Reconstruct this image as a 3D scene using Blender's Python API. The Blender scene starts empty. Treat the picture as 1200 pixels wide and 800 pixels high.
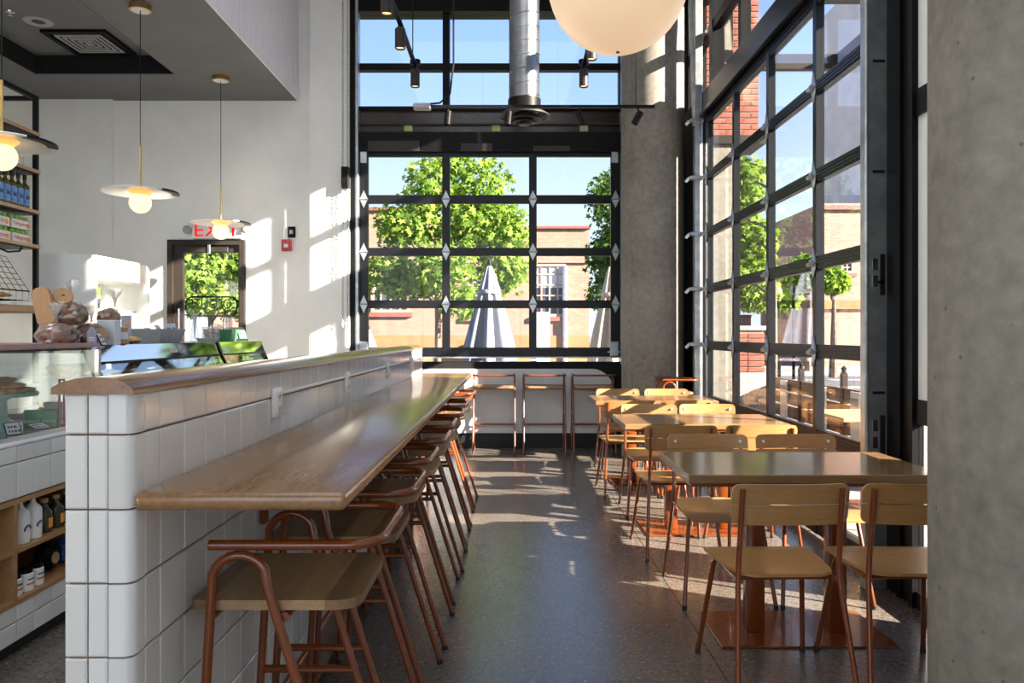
import bpy, bmesh, math, random
import numpy as np
from mathutils import Vector, Matrix, noise
random.seed(7)
C = bpy.context.scene.collection
SC = bpy.context.scene
PI = math.pi
CAM_H = 1.35
F = 900.0

# ------------------------------------------------------------------ camera
cam_data = bpy.data.cameras.new('camera')
cam_data.sensor_width = 36.0
cam_data.lens = 27.0
cam_data.shift_y = -8.0 / 1200.0
cam_data.clip_start = 0.05
cam_data.clip_end = 300
cam = bpy.data.objects.new('camera', cam_data)
cam.location = (0, 0, CAM_H)
cam.rotation_euler = (PI / 2, 0, 0)
C.objects.link(cam)
SC.camera = cam

# ------------------------------------------------------------------ sky
world = bpy.data.worlds.new('sky')
SC.world = world
world.use_nodes = True
wn = world.node_tree.nodes
wl = world.node_tree.links
for n_ in list(wn):
    wn.remove(n_)
w_out = wn.new('ShaderNodeOutputWorld')
w_bg = wn.new('ShaderNodeBackground')
w_tc = wn.new('ShaderNodeTexCoord')
w_sep = wn.new('ShaderNodeSeparateXYZ')
w_ramp = wn.new('ShaderNodeValToRGB')
w_ramp.color_ramp.elements[0].position = 0.0
w_ramp.color_ramp.elements[0].color = (0.78, 0.88, 1.0, 1)
w_ramp.color_ramp.elements[1].position = 1.0
w_ramp.color_ramp.elements[1].color = (0.10, 0.24, 0.62, 1)
for p_, c_ in ((0.16, (0.66, 0.81, 1.0, 1)), (0.30, (0.42, 0.60, 0.95, 1)), (0.45, (0.30, 0.49, 0.90, 1))):
    e_ = w_ramp.color_ramp.elements.new(p_)
    e_.color = c_
w_bg.inputs['Strength'].default_value = 1.1
wl.new(w_tc.outputs['Generated'], w_sep.inputs[0])
wl.new(w_sep.outputs['Z'], w_ramp.inputs[0])
wl.new(w_ramp.outputs[0], w_bg.inputs[0])
wl.new(w_bg.outputs[0], w_out.inputs[0])

# ------------------------------------------------------------------ sun, through the side door
sun_d = bpy.data.lights.new('sun', 'SUN')
sun_d.energy = 28.0
sun_d.angle = math.radians(0.6)
sun_d.color = (1.0, 0.89, 0.75)
sun = bpy.data.objects.new('sun', sun_d)
sun.rotation_euler = Vector((-1.0, 0.48, -0.465)).to_track_quat('-Z', 'Y').to_euler()
sun.location = (10, -5, 8)
C.objects.link(sun)


def area(name, loc, size, energy, color=(1.0, 0.95, 0.88), size_y=None):
    d = bpy.data.lights.new(name, 'AREA')
    d.energy = energy
    d.color = color
    d.size = size
    if size_y:
        d.shape = 'RECTANGLE'
        d.size_y = size_y
    o = bpy.data.objects.new(name, d)
    o.location = loc
    C.objects.link(o)
    return o


# soft fill lamps added under the dining room and bakery ceilings, outside the frame
area('ceiling_fill', (-0.4, 2.0, 6.1), 3.0, 85, (0.90, 0.95, 1.0), size_y=8.0)
area('ceiling_fill', (-4.2, 2.6, 4.1), 1.6, 95, (0.92, 0.97, 1.0), size_y=4.0)

# fill lamp added outside the unseen window behind the viewpoint
o_ = area('rear_fill', (-1.2, -4.75, 2.3), 5.6, 85, (0.92, 0.96, 1.0), size_y=3.6)
o_.rotation_euler = (PI / 2, 0, 0)

SC.view_settings.view_transform = 'Standard'
SC.view_settings.look = 'None'
SC.view_settings.gamma = 1.0
SC.view_settings.exposure = 0.55
SC.view_settings.use_curve_mapping = False
SC.cycles.max_bounces = 8
SC.cycles.diffuse_bounces = 5
SC.cycles.glossy_bounces = 4
SC.cycles.transparent_max_bounces = 16
SC.cycles.caustics_reflective = False
SC.cycles.caustics_refractive = False
SC.cycles.sample_clamp_indirect = 6.0


# ------------------------------------------------------------------ materials
class NT:
    def __init__(self, name):
        self.m = bpy.data.materials.new(name)
        self.m.use_nodes = True
        self.n = self.m.node_tree.nodes
        self.l = self.m.node_tree.links
        self.b = self.n.get('Principled BSDF')
        self.out = self.n.get('Material Output')

    def node(self, t, **kw):
        x = self.n.new(t)
        for k, v in kw.items():
            setattr(x, k, v)
        return x

    def link(self, a, b):
        self.l.new(a, b)

    def coords(self, scale=(1, 1, 1), kind='Object', rot=(0, 0, 0)):
        tc = self.node('ShaderNodeTexCoord')
        mp = self.node('ShaderNodeMapping')
        mp.inputs['Scale'].default_value = scale
        mp.inputs['Rotation'].default_value = rot
        self.link(tc.outputs[kind], mp.inputs[0])
        return mp.outputs[0]

    def noise(self, vec, scale, detail=4, rough=0.6, dist=0.0):
        x = self.node('ShaderNodeTexNoise')
        x.inputs['Scale'].default_value = scale
        x.inputs['Detail'].default_value = detail
        x.inputs['Roughness'].default_value = rough
        x.inputs['Distortion'].default_value = dist
        self.link(vec, x.inputs['Vector'])
        return x.outputs[0]

    def ramp(self, fac, stops):
        r = self.node('ShaderNodeValToRGB')
        els = r.color_ramp.elements
        while len(els) < len(stops):
            els.new(0.5)
        for e, (p, c) in zip(els, stops):
            e.position = p
            e.color = (*c, 1)
        self.link(fac, r.inputs[0])
        return r.outputs[0]

    def mix(self, fac, a, b, mode='MIX'):
        x = self.node('ShaderNodeMix', data_type='RGBA', blend_type=mode)
        if isinstance(fac, (int, float)):
            x.inputs[0].default_value = fac
        else:
            self.link(fac, x.inputs[0])
        for s, v in ((6, a), (7, b)):
            if isinstance(v, tuple):
                x.inputs[s].default_value = (*v, 1)
            else:
                self.link(v, x.inputs[s])
        return x.outputs[2]

    def math(self, op, a, b=None):
        x = self.node('ShaderNodeMath', operation=op)
        for i, v in enumerate((a, b)):
            if v is None:
                continue
            if isinstance(v, (int, float)):
                x.inputs[i].default_value = v
            else:
                self.link(v, x.inputs[i])
        return x.outputs[0]

    def bump(self, h, strength=0.2, dist=0.01):
        x = self.node('ShaderNodeBump')
        x.inputs['Strength'].default_value = strength
        x.inputs['Distance'].default_value = dist
        self.link(h, x.inputs['Height'])
        self.link(x.outputs[0], self.b.inputs['Normal'])

    def set(self, **kw):
        for k, v in kw.items():
            s = self.b.inputs[k]
            if isinstance(v, tuple):
                s.default_value = (*v, 1) if len(v) == 3 else v
            elif isinstance(v, (int, float)):
                s.default_value = v
            else:
                self.link(v, s)
        return self


def plain(name, col, rough=0.5, metal=0.0, var=0.06, scale=12.0, bump=0.0, coat=0.0, spec=0.5, emit=0.0):
    t = NT(name)
    v = t.coords()
    nz = t.noise(v, scale)
    lo = tuple(max(0, c * (1 - var * 2)) for c in col)
    hi = tuple(min(1, c * (1 + var * 2)) for c in col)
    t.set(**{'Base Color': t.ramp(nz, [(0.3, lo), (0.7, hi)]), 'Roughness': rough, 'Metallic': metal})
    t.b.inputs['Coat Weight'].default_value = coat
    t.b.inputs['Specular IOR Level'].default_value = spec
    if bump:
        t.bump(nz, bump)
    if emit:
        t.b.inputs['Emission Color'].default_value = (*col, 1)
        t.b.inputs['Emission Strength'].default_value = emit
    return t.m


def wood(name, c_dark, c_light, axis='Y', rough=0.35, strips=0.0, strip_axis='X', coat=0.0, scale=1.0):
    t = NT(name)
    s = {'X': (1.2, 14, 14), 'Y': (14, 1.2, 14), 'Z': (14, 14, 1.2)}[axis]
    v = t.coords(tuple(q * scale for q in s))
    n1 = t.noise(v, 1.6, 6, 0.65, 1.1)
    n2 = t.noise(v, 9.0, 3, 0.7)
    col = t.ramp(n1, [(0.25, c_dark), (0.5, tuple((a + b) / 2 for a, b in zip(c_dark, c_light))), (0.75, c_light)])
    col = t.mix(0.22, col, t.ramp(n2, [(0.35, tuple(c * 0.55 for c in c_dark)), (0.6, c_light)]))
    if strips:
        tc = t.node('ShaderNodeTexCoord')
        sp = t.node('ShaderNodeSeparateXYZ')
        t.link(tc.outputs['Object'], sp.inputs[0])
        k = t.math('FLOOR', t.math('MULTIPLY', sp.outputs[strip_axis], 1.0 / strips))
        oi = t.node('ShaderNodeObjectInfo')
        k = t.math('MULTIPLY', t.math('ADD', k, t.math('MULTIPLY', oi.outputs['Random'], 50.0)), 1.618)
        wnz = t.node('ShaderNodeTexWhiteNoise', noise_dimensions='1D')
        t.link(k, wnz.inputs['W'])
        sh = t.ramp(wnz.outputs[0], [(0.15, (0.42, 0.39, 0.35)), (0.85, (1.0, 1.0, 1.0))])
        col = t.mix(1.0, col, sh, 'MULTIPLY')
    t.set(**{'Base Color': col, 'Roughness': rough})
    t.b.inputs['Coat Weight'].default_value = coat
    t.b.inputs['Coat Roughness'].default_value = 0.15
    t.bump(n1, 0.02, 0.001)
    return t.m


def glass(name, tint=(1, 1, 1), base=0.035, gain=0.9, rough=0.0, haze=0.0):
    t = NT(name)
    t.n.remove(t.b)
    tr = t.node('ShaderNodeBsdfTransparent')
    tr.inputs[0].default_value = (*tint, 1)
    gl = t.node('ShaderNodeBsdfGlossy')
    gl.inputs['Roughness'].default_value = rough
    lw = t.node('ShaderNodeLayerWeight')
    lw.inputs[0].default_value = 0.5
    f = t.math('POWER', lw.outputs['Facing'], 5.0)
    f = t.math('ADD', t.math('MULTIPLY', f, gain), base)
    mx = t.node('ShaderNodeMixShader')
    t.link(f, mx.inputs[0])
    t.link(tr.outputs[0], mx.inputs[1])
    t.link(gl.outputs[0], mx.inputs[2])
    res = mx.outputs[0]
    if haze:
        df = t.node('ShaderNodeBsdfDiffuse')
        df.inputs[0].default_value = (0.8, 0.8, 0.8, 1)
        m2 = t.node('ShaderNodeMixShader')
        m2.inputs[0].default_value = haze
        t.link(res, m2.inputs[1])
        t.link(df.outputs[0], m2.inputs[2])
        res = m2.outputs[0]
    t.link(res, t.out.inputs[0])
    return t.m


M = {}
M['white_wall'] = plain('white_wall', (0.80, 0.81, 0.79), 0.6, var=0.02, scale=3, bump=0.02)
M['grey_ceiling'] = plain('grey_ceiling', (0.115, 0.12, 0.125), 0.6, var=0.05, scale=2)
M['main_ceiling'] = plain('main_ceiling', (0.5, 0.5, 0.5), 0.8)
M['soffit_panel'] = wood('soffit_panel', (0.80, 0.78, 0.84), (0.88, 0.86, 0.92), 'Z', 0.6, scale=0.6)  # lavender tint puts the sky light into the panel colour
M['black'] = plain('black_steel', (0.004, 0.004, 0.0045), 0.45, var=0.1, scale=5, spec=0.14)
M['black_matt'] = plain('black_matt', (0.010, 0.010, 0.011), 0.8, var=0.1, spec=0.2)
M['alu_dark'] = plain('dark_aluminium', (0.005, 0.0055, 0.007), 0.33, var=0.05, spec=0.28)
M['bronze'] = plain('bronze_aluminium', (0.028, 0.022, 0.018), 0.42, spec=0.3)
M['spandrel'] = plain('spandrel_panel', (0.03, 0.018, 0.016), 0.18, var=0.25, scale=1.2)
M['galv'] = plain('galvanised_steel', (0.42, 0.45, 0.47), 0.38, metal=0.85, var=0.12, scale=9)
M['duct'] = plain('spiral_duct_steel', (0.26, 0.27, 0.28), 0.3, metal=1.0, var=0.12, scale=9)
M['steel'] = plain('stainless_steel', (0.62, 0.62, 0.63), 0.2, metal=1.0, var=0.04)
M['chrome'] = plain('mirror_steel', (0.78, 0.79, 0.80), 0.05, metal=1.0, var=0.01)
M['brass'] = plain('brass', (0.55, 0.36, 0.13), 0.28, metal=1.0)
M['kick'] = plain('dark_kick', (0.010, 0.010, 0.012), 0.5, spec=0.3)
M['rust'] = plain('rust_red_powder_coat', (0.165, 0.037, 0.007), 0.2, var=0.03, coat=0.2)
M['rubber'] = plain('black_rubber', (0.01, 0.01, 0.01), 0.6)
M['seat_oak'] = wood('seat_oak', (0.25, 0.145, 0.065), (0.42, 0.26, 0.13), 'Y', 0.4, strips=0.085, strip_axis='X')
M['counter_oak'] = wood('counter_oak', (0.15, 0.072, 0.027), (0.27, 0.145, 0.06), 'Y', 0.2, coat=0.35, scale=0.8)
M['cap_oak'] = wood('cap_oak', (0.13, 0.054, 0.014), (0.25, 0.11, 0.032), 'Y', 0.2, coat=0.4)
M['table_oak'] = wood('table_oak', (0.16, 0.088, 0.038), (0.28, 0.165, 0.075), 'X', 0.18, coat=0.3, scale=0.8)
M['table_edge'] = wood('table_edge', (0.40, 0.25, 0.11), (0.55, 0.37, 0.18), 'X', 0.4)
M['ply'] = wood('beech_ply', (0.29, 0.145, 0.048), (0.41, 0.22, 0.08), 'X', 0.34, coat=0.15, scale=0.7)
M['shelf_oak'] = wood('shelf_oak', (0.40, 0.24, 0.12), (0.55, 0.36, 0.19), 'Y', 0.45)
M['niche_oak'] = wood('niche_oak', (0.28, 0.14, 0.055), (0.42, 0.23, 0.10), 'Y', 0.45)
M['grout'] = plain('brown_grout', (0.17, 0.10, 0.065), 0.9)
M['glass'] = glass('clear_glass')
M['glass_tint'] = glass('tinted_glass', (0.86, 0.90, 0.95), 0.03)
M['glass_low'] = glass('dimming_glass', (0.90, 0.91, 0.91), 0.012)  # even grey tint put in to dim the bright view outside
M['glass_case'] = glass('case_glass', (0.94, 0.96, 0.96), 0.06)
M['glass_case_lit'] = glass('slanted_case_glass', (0.85, 0.92, 0.92), 0.30)
M['plastic_bag'] = glass('clear_plastic_bag', (0.96, 0.95, 0.94), 0.12, 0.7, 0.08, 0.10)
M['white_gloss'] = plain('white_enamel', (0.80, 0.81, 0.80), 0.2, var=0.01)
M['white_plastic'] = plain('white_plastic', (0.72, 0.72, 0.70), 0.35, var=0.01)
M['white_lit'] = plain('fridge_interior', (0.78, 0.78, 0.76), 0.4, var=0.01)
M['panel_white'] = plain('white_wall_panel', (0.55, 0.56, 0.56), 0.3, var=0.04, scale=2)
M['red'] = plain('red_plastic', (0.45, 0.03, 0.03), 0.35)
M['exit_red'] = plain('exit_red', (0.75, 0.004, 0.010), 0.6, emit=0.75, var=0.0, spec=0.1)
M['globe'] = plain('opal_globe', (0.55, 0.39, 0.25), 0.35, emit=0.74, var=0.0)
M['globe_small'] = plain('small_opal_globe', (1.0, 0.72, 0.38), 0.3, emit=1.1, var=0.0)
M['lamp_face'] = plain('lamp_face', (1.0, 0.55, 0.25), 0.3, emit=1.5, var=0.0)
M['amber'] = plain('amber_cup', (1.0, 0.50, 0.12), 0.4, emit=0.5, var=0.0)
M['card'] = plain('paper_card', (0.62, 0.64, 0.68), 0.6, var=0.02)
M['ink'] = plain('dark_ink', (0.04, 0.05, 0.10), 0.6)
M['kraft'] = plain('kraft_paper', (0.42, 0.26, 0.14), 0.7)
M['board'] = wood('maple_board', (0.36, 0.20, 0.09), (0.46, 0.27, 0.13), 'Z', 0.5)
M['mint'] = plain('mint_ceramic', (0.22, 0.42, 0.36), 0.25)
M['green_box'] = plain('green_carton', (0.0, 0.20, 0.085), 0.5)
M['green_plastic'] = plain('green_bin', (0.06, 0.22, 0.10), 0.4)
M['cookie'] = plain('cookie', (0.40, 0.20, 0.07), 0.8, var=0.3, scale=40, bump=0.6)
M['bread'] = plain('bread_crust', (0.20, 0.075, 0.025), 0.6, var=0.45, scale=16, bump=0.7)
M['bread_light'] = plain('baguette_crust', (0.55, 0.30, 0.10), 0.6, var=0.2, scale=18, bump=0.5)
M['tray'] = plain('rose_tray', (0.36, 0.22, 0.22), 0.35)
M['blue_label'] = plain('blue_label', (0.16, 0.33, 0.62), 0.5, var=0.3, scale=60)
M['red_label'] = plain('red_label', (0.55, 0.06, 0.05), 0.5)
M['dark_glass'] = plain('dark_bottle_glass', (0.03, 0.03, 0.012), 0.1)
M['olive_glass'] = plain('olive_bottle_glass', (0.10, 0.085, 0.01), 0.1)
M['green_glass'] = plain('green_bottle_glass', (0.10, 0.45, 0.02), 0.1)
M['lime'] = plain('lime_lid', (0.22, 0.55, 0.05), 0.4)
M['orange'] = plain('orange_print', (0.80, 0.30, 0.02), 0.5)
M['navy'] = plain('navy_print', (0.03, 0.06, 0.25), 0.5)
M['cork'] = plain('cork', (0.42, 0.27, 0.15), 0.8)
M['lavender'] = plain('lavender_card', (0.30, 0.29, 0.38), 0.6)
M['blue_foil'] = plain('blue_foil', (0.015, 0.07, 0.22), 0.3)
M['tan'] = plain('tan_stucco', (0.30, 0.145, 0.065), 0.9, scale=2)
M['pale_stucco'] = plain('pale_stucco', (0.55, 0.50, 0.46), 0.9, scale=1)
M['asphalt'] = plain('asphalt', (0.085, 0.09, 0.10), 0.8, var=0.15, scale=3)
M['pavement'] = plain('pavement', (0.26, 0.25, 0.24), 0.85, var=0.1, scale=2)
M['paint_white'] = plain('road_paint', (0.6, 0.6, 0.58), 0.8)
M['canvas_grey'] = plain('grey_canvas', (0.27, 0.28, 0.34), 0.85, var=0.06, scale=4)
M['canvas_tan'] = plain('tan_canvas', (0.62, 0.50, 0.38), 0.85, var=0.06, scale=4)
M['fence_wood'] = wood('fence_wood', (0.17, 0.10, 0.06), (0.28, 0.17, 0.10), 'Y', 0.7)
M['bark'] = plain('bark', (0.14, 0.10, 0.075), 0.9, var=0.25, scale=14, bump=0.6)
M['granite'] = plain('granite_block', (0.30, 0.29, 0.28), 0.6, var=0.35, scale=60)
M['yellow'] = plain('yellow_enamel', (0.85, 0.45, 0.02), 0.4)
M['window_far'] = plain('far_window_glass', (0.06, 0.075, 0.10), 0.1)
M['blind'] = plain('far_blind', (0.55, 0.57, 0.60), 0.7)
M['frame_far'] = plain('far_window_frame', (0.38, 0.25, 0.20), 0.6)
M['grey_box'] = plain('grey_housing', (0.30, 0.31, 0.32), 0.4)
M['dark_red'] = plain('dark_red_trim', (0.22, 0.07, 0.055), 0.6)
M['sticker'] = plain('green_sticker', (0.35, 0.50, 0.14), 0.5)
M['beige_sticker'] = plain('beige_sticker', (0.48, 0.42, 0.30), 0.5)
M['pink_red'] = plain('rose_frame', (0.42, 0.08, 0.11), 0.4)


def concrete(name, c0, c1, sc=1.0):
    t = NT(name)
    v = t.coords()
    n1 = t.noise(v, 1.3 * sc, 6, 0.65, 0.4)
    n2 = t.noise(v, 18 * sc, 4, 0.6)
    vo = t.node('ShaderNodeTexVoronoi')
    vo.inputs['Scale'].default_value = 13
    t.link(v, vo.inputs['Vector'])
    pits = t.ramp(vo.outputs['Distance'], [(0.04, (0, 0, 0)), (0.09, (1, 1, 1))])
    col = t.ramp(n1, [(0.3, c0), (0.72, c1)])
    col = t.mix(0.35, col, t.ramp(n2, [(0.3, tuple(c * 0.5 for c in c0)), (0.7, c1)]))
    col = t.mix(1.0, col, t.ramp(vo.outputs['Distance'], [(0.03, (0.45, 0.45, 0.45)), (0.10, (1, 1, 1))]), 'MULTIPLY')
    t.set(**{'Base Color': col, 'Roughness': 0.7})
    h = t.mix(0.5, n2, pits)
    t.bump(h, 0.25, 0.006)
    return t.m


M['concrete'] = concrete('cast_concrete', (0.13, 0.118, 0.092), (0.29, 0.268, 0.222))


def polished_floor():
    t = NT('polished_concrete_floor')
    v = t.coords()
    n1 = t.noise(v, 0.9, 5, 0.6, 0.3)
    n2 = t.noise(v, 55, 3, 0.7)
    vo = t.node('ShaderNodeTexVoronoi')
    vo.inputs['Scale'].default_value = 75
    t.link(v, vo.inputs['Vector'])
    base = t.ramp(n1, [(0.3, (0.092, 0.078, 0.065)), (0.7, (0.145, 0.125, 0.106))])
    spk = t.ramp(n2, [(0.34, (0.60, 0.58, 0.56)), (0.48, (1, 1, 1)), (0.70, (1.35, 1.32, 1.28))])
    col = t.mix(1.0, base, spk, 'MULTIPLY')
    agg = t.ramp(vo.outputs['Color'], [(0.55, (1, 1, 1)), (0.85, (1.35, 1.32, 1.28))])
    col = t.mix(1.0, col, agg, 'MULTIPLY')
    rg = t.ramp(n2, [(0.3, (0.20, 0.20, 0.20)), (0.7, (0.28, 0.28, 0.28))])
    t.set(**{'Base Color': col, 'Roughness': rg})
    t.b.inputs['Specular IOR Level'].default_value = 0.95
    t.bump(n2, 0.012, 0.001)
    return t.m


M['floor'] = polished_floor()


def tile_mat():
    t = NT('white_glazed_tile')
    v = t.coords((1, 1, 1))
    oi = t.node('ShaderNodeObjectInfo')
    n1 = t.noise(v, 14, 2, 0.5)
    sh = t.ramp(oi.outputs['Random'], [(0.0, (0.60, 0.60, 0.585)), (1.0, (0.69, 0.69, 0.68))])
    t.set(**{'Base Color': sh, 'Roughness': 0.09})
    t.b.inputs['Specular IOR Level'].default_value = 0.6
    t.bump(n1, 0.10, 0.006)
    return t.m


M['tile'] = tile_mat()


def brick_mat(name, c1, c2, mortar, scale=1.0):
    t = NT(name)
    tc = t.node('ShaderNodeTexCoord')
    sp = t.node('ShaderNodeSeparateXYZ')
    t.link(tc.outputs['Object'], sp.inputs[0])
    cb = t.node('ShaderNodeCombineXYZ')
    t.link(t.math('ADD', sp.outputs['X'], sp.outputs['Y']), cb.inputs[0])
    t.link(sp.outputs['Z'], cb.inputs[1])
    br = t.node('ShaderNodeTexBrick')
    br.inputs['Scale'].default_value = scale
    br.inputs['Brick Width'].default_value = 0.24
    br.inputs['Row Height'].default_value = 0.08
    br.inputs['Mortar Size'].default_value = 0.006
    br.inputs['Color1'].default_value = (*c1, 1)
    br.inputs['Color2'].default_value = (*c2, 1)
    br.inputs['Mortar'].default_value = (*mortar, 1)
    t.link(cb.outputs[0], br.inputs['Vector'])
    t.set(**{'Base Color': br.outputs['Color'], 'Roughness': 0.85})
    return t.m


M['brick_far'] = brick_mat('far_blond_brick', (0.31, 0.185, 0.135), (0.25, 0.145, 0.105), (0.31, 0.22, 0.175))
M['brick_rose'] = brick_mat('far_rose_brick', (0.34, 0.19, 0.15), (0.27, 0.14, 0.11), (0.33, 0.25, 0.21))
M['brick'] = plain('red_brick', (0.22, 0.065, 0.04), 0.85, var=0.2, scale=8, bump=0.2)
M['mortar'] = plain('mortar', (0.30, 0.27, 0.24), 0.95)


def leaf_mat(name, c0, c1):
    t = NT(name)
    t.n.remove(t.b)
    g = t.node('ShaderNodeNewGeometry')
    col = t.ramp(g.outputs['Random Per Island'], [(0.0, c0), (0.85, c1), (1.0, tuple(min(1, c * 1.25) for c in c1))])
    d = t.node('ShaderNodeBsdfDiffuse')
    tl = t.node('ShaderNodeBsdfTranslucent')
    t.link(col, d.inputs[0])
    t.link(t.mix(1.0, col, (1.15, 1.2, 0.6), 'MULTIPLY'), tl.inputs[0])
    mx = t.node('ShaderNodeMixShader')
    mx.inputs[0].default_value = 0.45
    t.link(d.outputs[0], mx.inputs[1])
    t.link(tl.outputs[0], mx.inputs[2])
    t.link(mx.outputs[0], t.out.inputs[0])
    return t.m


M['leaf'] = leaf_mat('maple_leaves', (0.085, 0.17, 0.03), (0.30, 0.41, 0.085))
M['leaf_dark'] = leaf_mat('dark_leaves', (0.03, 0.08, 0.015), (0.13, 0.22, 0.04))


# ------------------------------------------------------------------ mesh helpers
class MB:
    def __init__(self):
        self.bm = bmesh.new()

    def box(self, x0, y0, z0, x1, y1, z1, bevel=0.0, seg=1):
        r = bmesh.ops.create_cube(self.bm, size=1.0)
        vs = r['verts']
        for v in vs:
            v.co = Vector((x0 + (v.co.x + .5) * (x1 - x0), y0 + (v.co.y + .5) * (y1 - y0), z0 + (v.co.z + .5) * (z1 - z0)))
        if bevel:
            es = list({e for v in vs for e in v.link_edges})
            bmesh.ops.bevel(self.bm, geom=es, offset=bevel, segments=seg, affect='EDGES', profile=0.5)
        return self

    def tube(self, pts, r, seg=8, closed=False, caps=True):
        pts = [Vector(p) for p in pts]
        rs = r if isinstance(r, (list, tuple)) else [r] * len(pts)
        n = len(pts)
        rings = []
        up = None
        for i, p in enumerate(pts):
            if closed:
                t = pts[(i + 1) % n] - pts[i - 1]
            else:
                t = pts[min(i + 1, n - 1)] - pts[max(i - 1, 0)]
            t.normalize()
            if up is None:
                up = Vector((0, 0, 1)) if abs(t.z) < 0.9 else Vector((1, 0, 0))
            a = up - t * up.dot(t)
            if a.length < 1e-5:
                a = t.orthogonal()
            a.normalize()
            up = a
            b = t.cross(a)
            rings.append([self.bm.verts.new(p + (a * math.cos(2 * PI * k / seg) + b * math.sin(2 * PI * k / seg)) * rs[i]) for k in range(seg)])
        m = n if closed else n - 1
        for i in range(m):
            A, B = rings[i], rings[(i + 1) % n]
            for k in range(seg):
                self.bm.faces.new((A[k], A[(k + 1) % seg], B[(k + 1) % seg], B[k]))
        if caps and not closed:
            self.bm.faces.new(rings[0][::-1])
            self.bm.faces.new(rings[-1])
        return self

    def cyl(self, p0, p1, r, seg=12, r2=None):
        return self.tube([p0, p1], [r, r if r2 is None else r2], seg)

    def lathe(self, prof, c=(0, 0, 0), seg=24):
        c = Vector(c)
        rings = []
        for (r, z) in prof:
            if r < 1e-6:
                rings.append([self.bm.verts.new(c + Vector((0, 0, z)))])
            else:
                rings.append([self.bm.verts.new(c + Vector((r * math.cos(2 * PI * k / seg), r * math.sin(2 * PI * k / seg), z))) for k in range(seg)])
        for A, B in zip(rings, rings[1:]):
            for k in range(seg):
                k2 = (k + 1) % seg
                if len(A) == 1 and len(B) == 1:
                    continue
                if len(A) == 1:
                    self.bm.faces.new((A[0], B[k2], B[k]))
                elif len(B) == 1:
                    self.bm.faces.new((A[k], A[k2], B[0]))
                else:
                    self.bm.faces.new((A[k], A[k2], B[k2], B[k]))
        return self

    def prism(self, poly, d0, d1, axis='Z'):
        """extrude a 2D outline; axis is the extrusion axis, poly in the other two (in order)"""
        def mk(p, d):
            if axis == 'Z':
                return Vector((p[0], p[1], d))
            if axis == 'Y':
                return Vector((p[0], d, p[1]))
            return Vector((d, p[0], p[1]))
        a = [self.bm.verts.new(mk(p, d0)) for p in poly]
        b = [self.bm.verts.new(mk(p, d1)) for p in poly]
        n = len(poly)
        for i in range(n):
            self.bm.faces.new((a[i], a[(i + 1) % n], b[(i + 1) % n], b[i]))
        self.bm.faces.new(a[::-1])
        self.bm.faces.new(b)
        return self

    def grid(self, fn, nu, nv, thick=None):
        g = [[self.bm.verts.new(fn(u / nu, v / nv)) for v in range(nv + 1)] for u in range(nu + 1)]
        for i in range(nu):
            for j in range(nv):
                self.bm.faces.new((g[i][j], g[i + 1][j], g[i + 1][j + 1], g[i][j + 1]))
        return self

    def blob(self, c, r, sub=3, amp=0.15, freq=6.0, seed=0.0):
        q = bmesh.ops.create_icosphere(self.bm, subdivisions=sub, radius=1.0)
        for v in q['verts']:
            d = v.co.normalized()
            k = 1 + amp * noise.noise(d * freq * 0.5 + Vector((seed, seed * 2, 0)))
            v.co = Vector(c) + Vector((d.x * r[0], d.y * r[1], d.z * r[2])) * k
        return self

    def mesh(self, name):
        bmesh.ops.recalc_face_normals(self.bm, faces=self.bm.faces[:])
        me = bpy.data.meshes.new(name)
        self.bm.to_mesh(me)
        self.bm.free()
        return me

    def build(self, name, mat, parent=None, smooth=True, loc=None, angle=35):
        me = self.mesh(name)
        me.materials.append(mat)
        if smooth:
            me.shade_smooth()
            me.set_sharp_from_angle(angle=math.radians(angle))
        return link(name, me, parent, loc)


def link(name, me, parent=None, loc=None):
    o = bpy.data.objects.new(name, me)
    C.objects.link(o)
    if parent is not None:
        o.parent = parent
    if loc is not None:
        o.location = loc
    return o


def tag(o, label=None, cat=None, group=None, kind=None):
    if label:
        o['label'] = label
    if cat:
        o['category'] = cat
    if group:
        o['group'] = group
    if kind:
        o['kind'] = kind
    return o


def thing(name, label, cat, loc=(0, 0, 0), rz=0.0, group=None):
    o = bpy.data.objects.new(name, None)
    o.empty_display_size = 0.1
    C.objects.link(o)
    o.location = loc
    o.rotation_euler = (0, 0, rz)
    return tag(o, label, cat, group)


def struct(name, label=None, loc=(0, 0, 0)):
    o = bpy.data.objects.new(name, None)
    C.objects.link(o)
    o.location = loc
    return tag(o, label, None, None, 'structure')


def dup(root, loc, rz=0.0, label=None, group=None):
    r = root.copy()
    C.objects.link(r)
    r.location = loc
    r.rotation_euler = (0, 0, rz)
    if label:
        r['label'] = label
    if group:
        r['group'] = group
    for ch in list(root.children):
        c = ch.copy()
        C.objects.link(c)
        c.parent = r
        for g in ch.children:
            d = g.copy()
            C.objects.link(d)
            d.parent = c
    return r


def B(name, mat, parent, *b, bevel=0.0, seg=1):
    return MB().box(*b, bevel=bevel, seg=seg).build(name, mat, parent, smooth=bevel > 0)


def arc(cx, cz, r, a0, a1, n):
    return [(cx + r * math.cos(a0 + (a1 - a0) * i / n), cz + r * math.sin(a0 + (a1 - a0) * i / n)) for i in range(n + 1)]


def rrect(x0, y0, x1, y1, r, n=5):
    """rounded rectangle; r is a radius or four (x0y0, x1y0, x1y1, x0y1)"""
    rr = [r] * 4 if isinstance(r, (int, float)) else r
    p = []
    for (cx, cy, a, q) in ((x0, y0, PI, rr[0]), (x1, y0, 1.5 * PI, rr[1]), (x1, y1, 0, rr[2]), (x0, y1, .5 * PI, rr[3])):
        if q <= 0:
            p.append((cx, cy))
            continue
        ox = cx + (q if cx == x0 else -q)
        oy = cy + (q if cy == y0 else -q)
        p += arc(ox, oy, q, a, a + PI / 2, n)
    return p


_font = None


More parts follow.
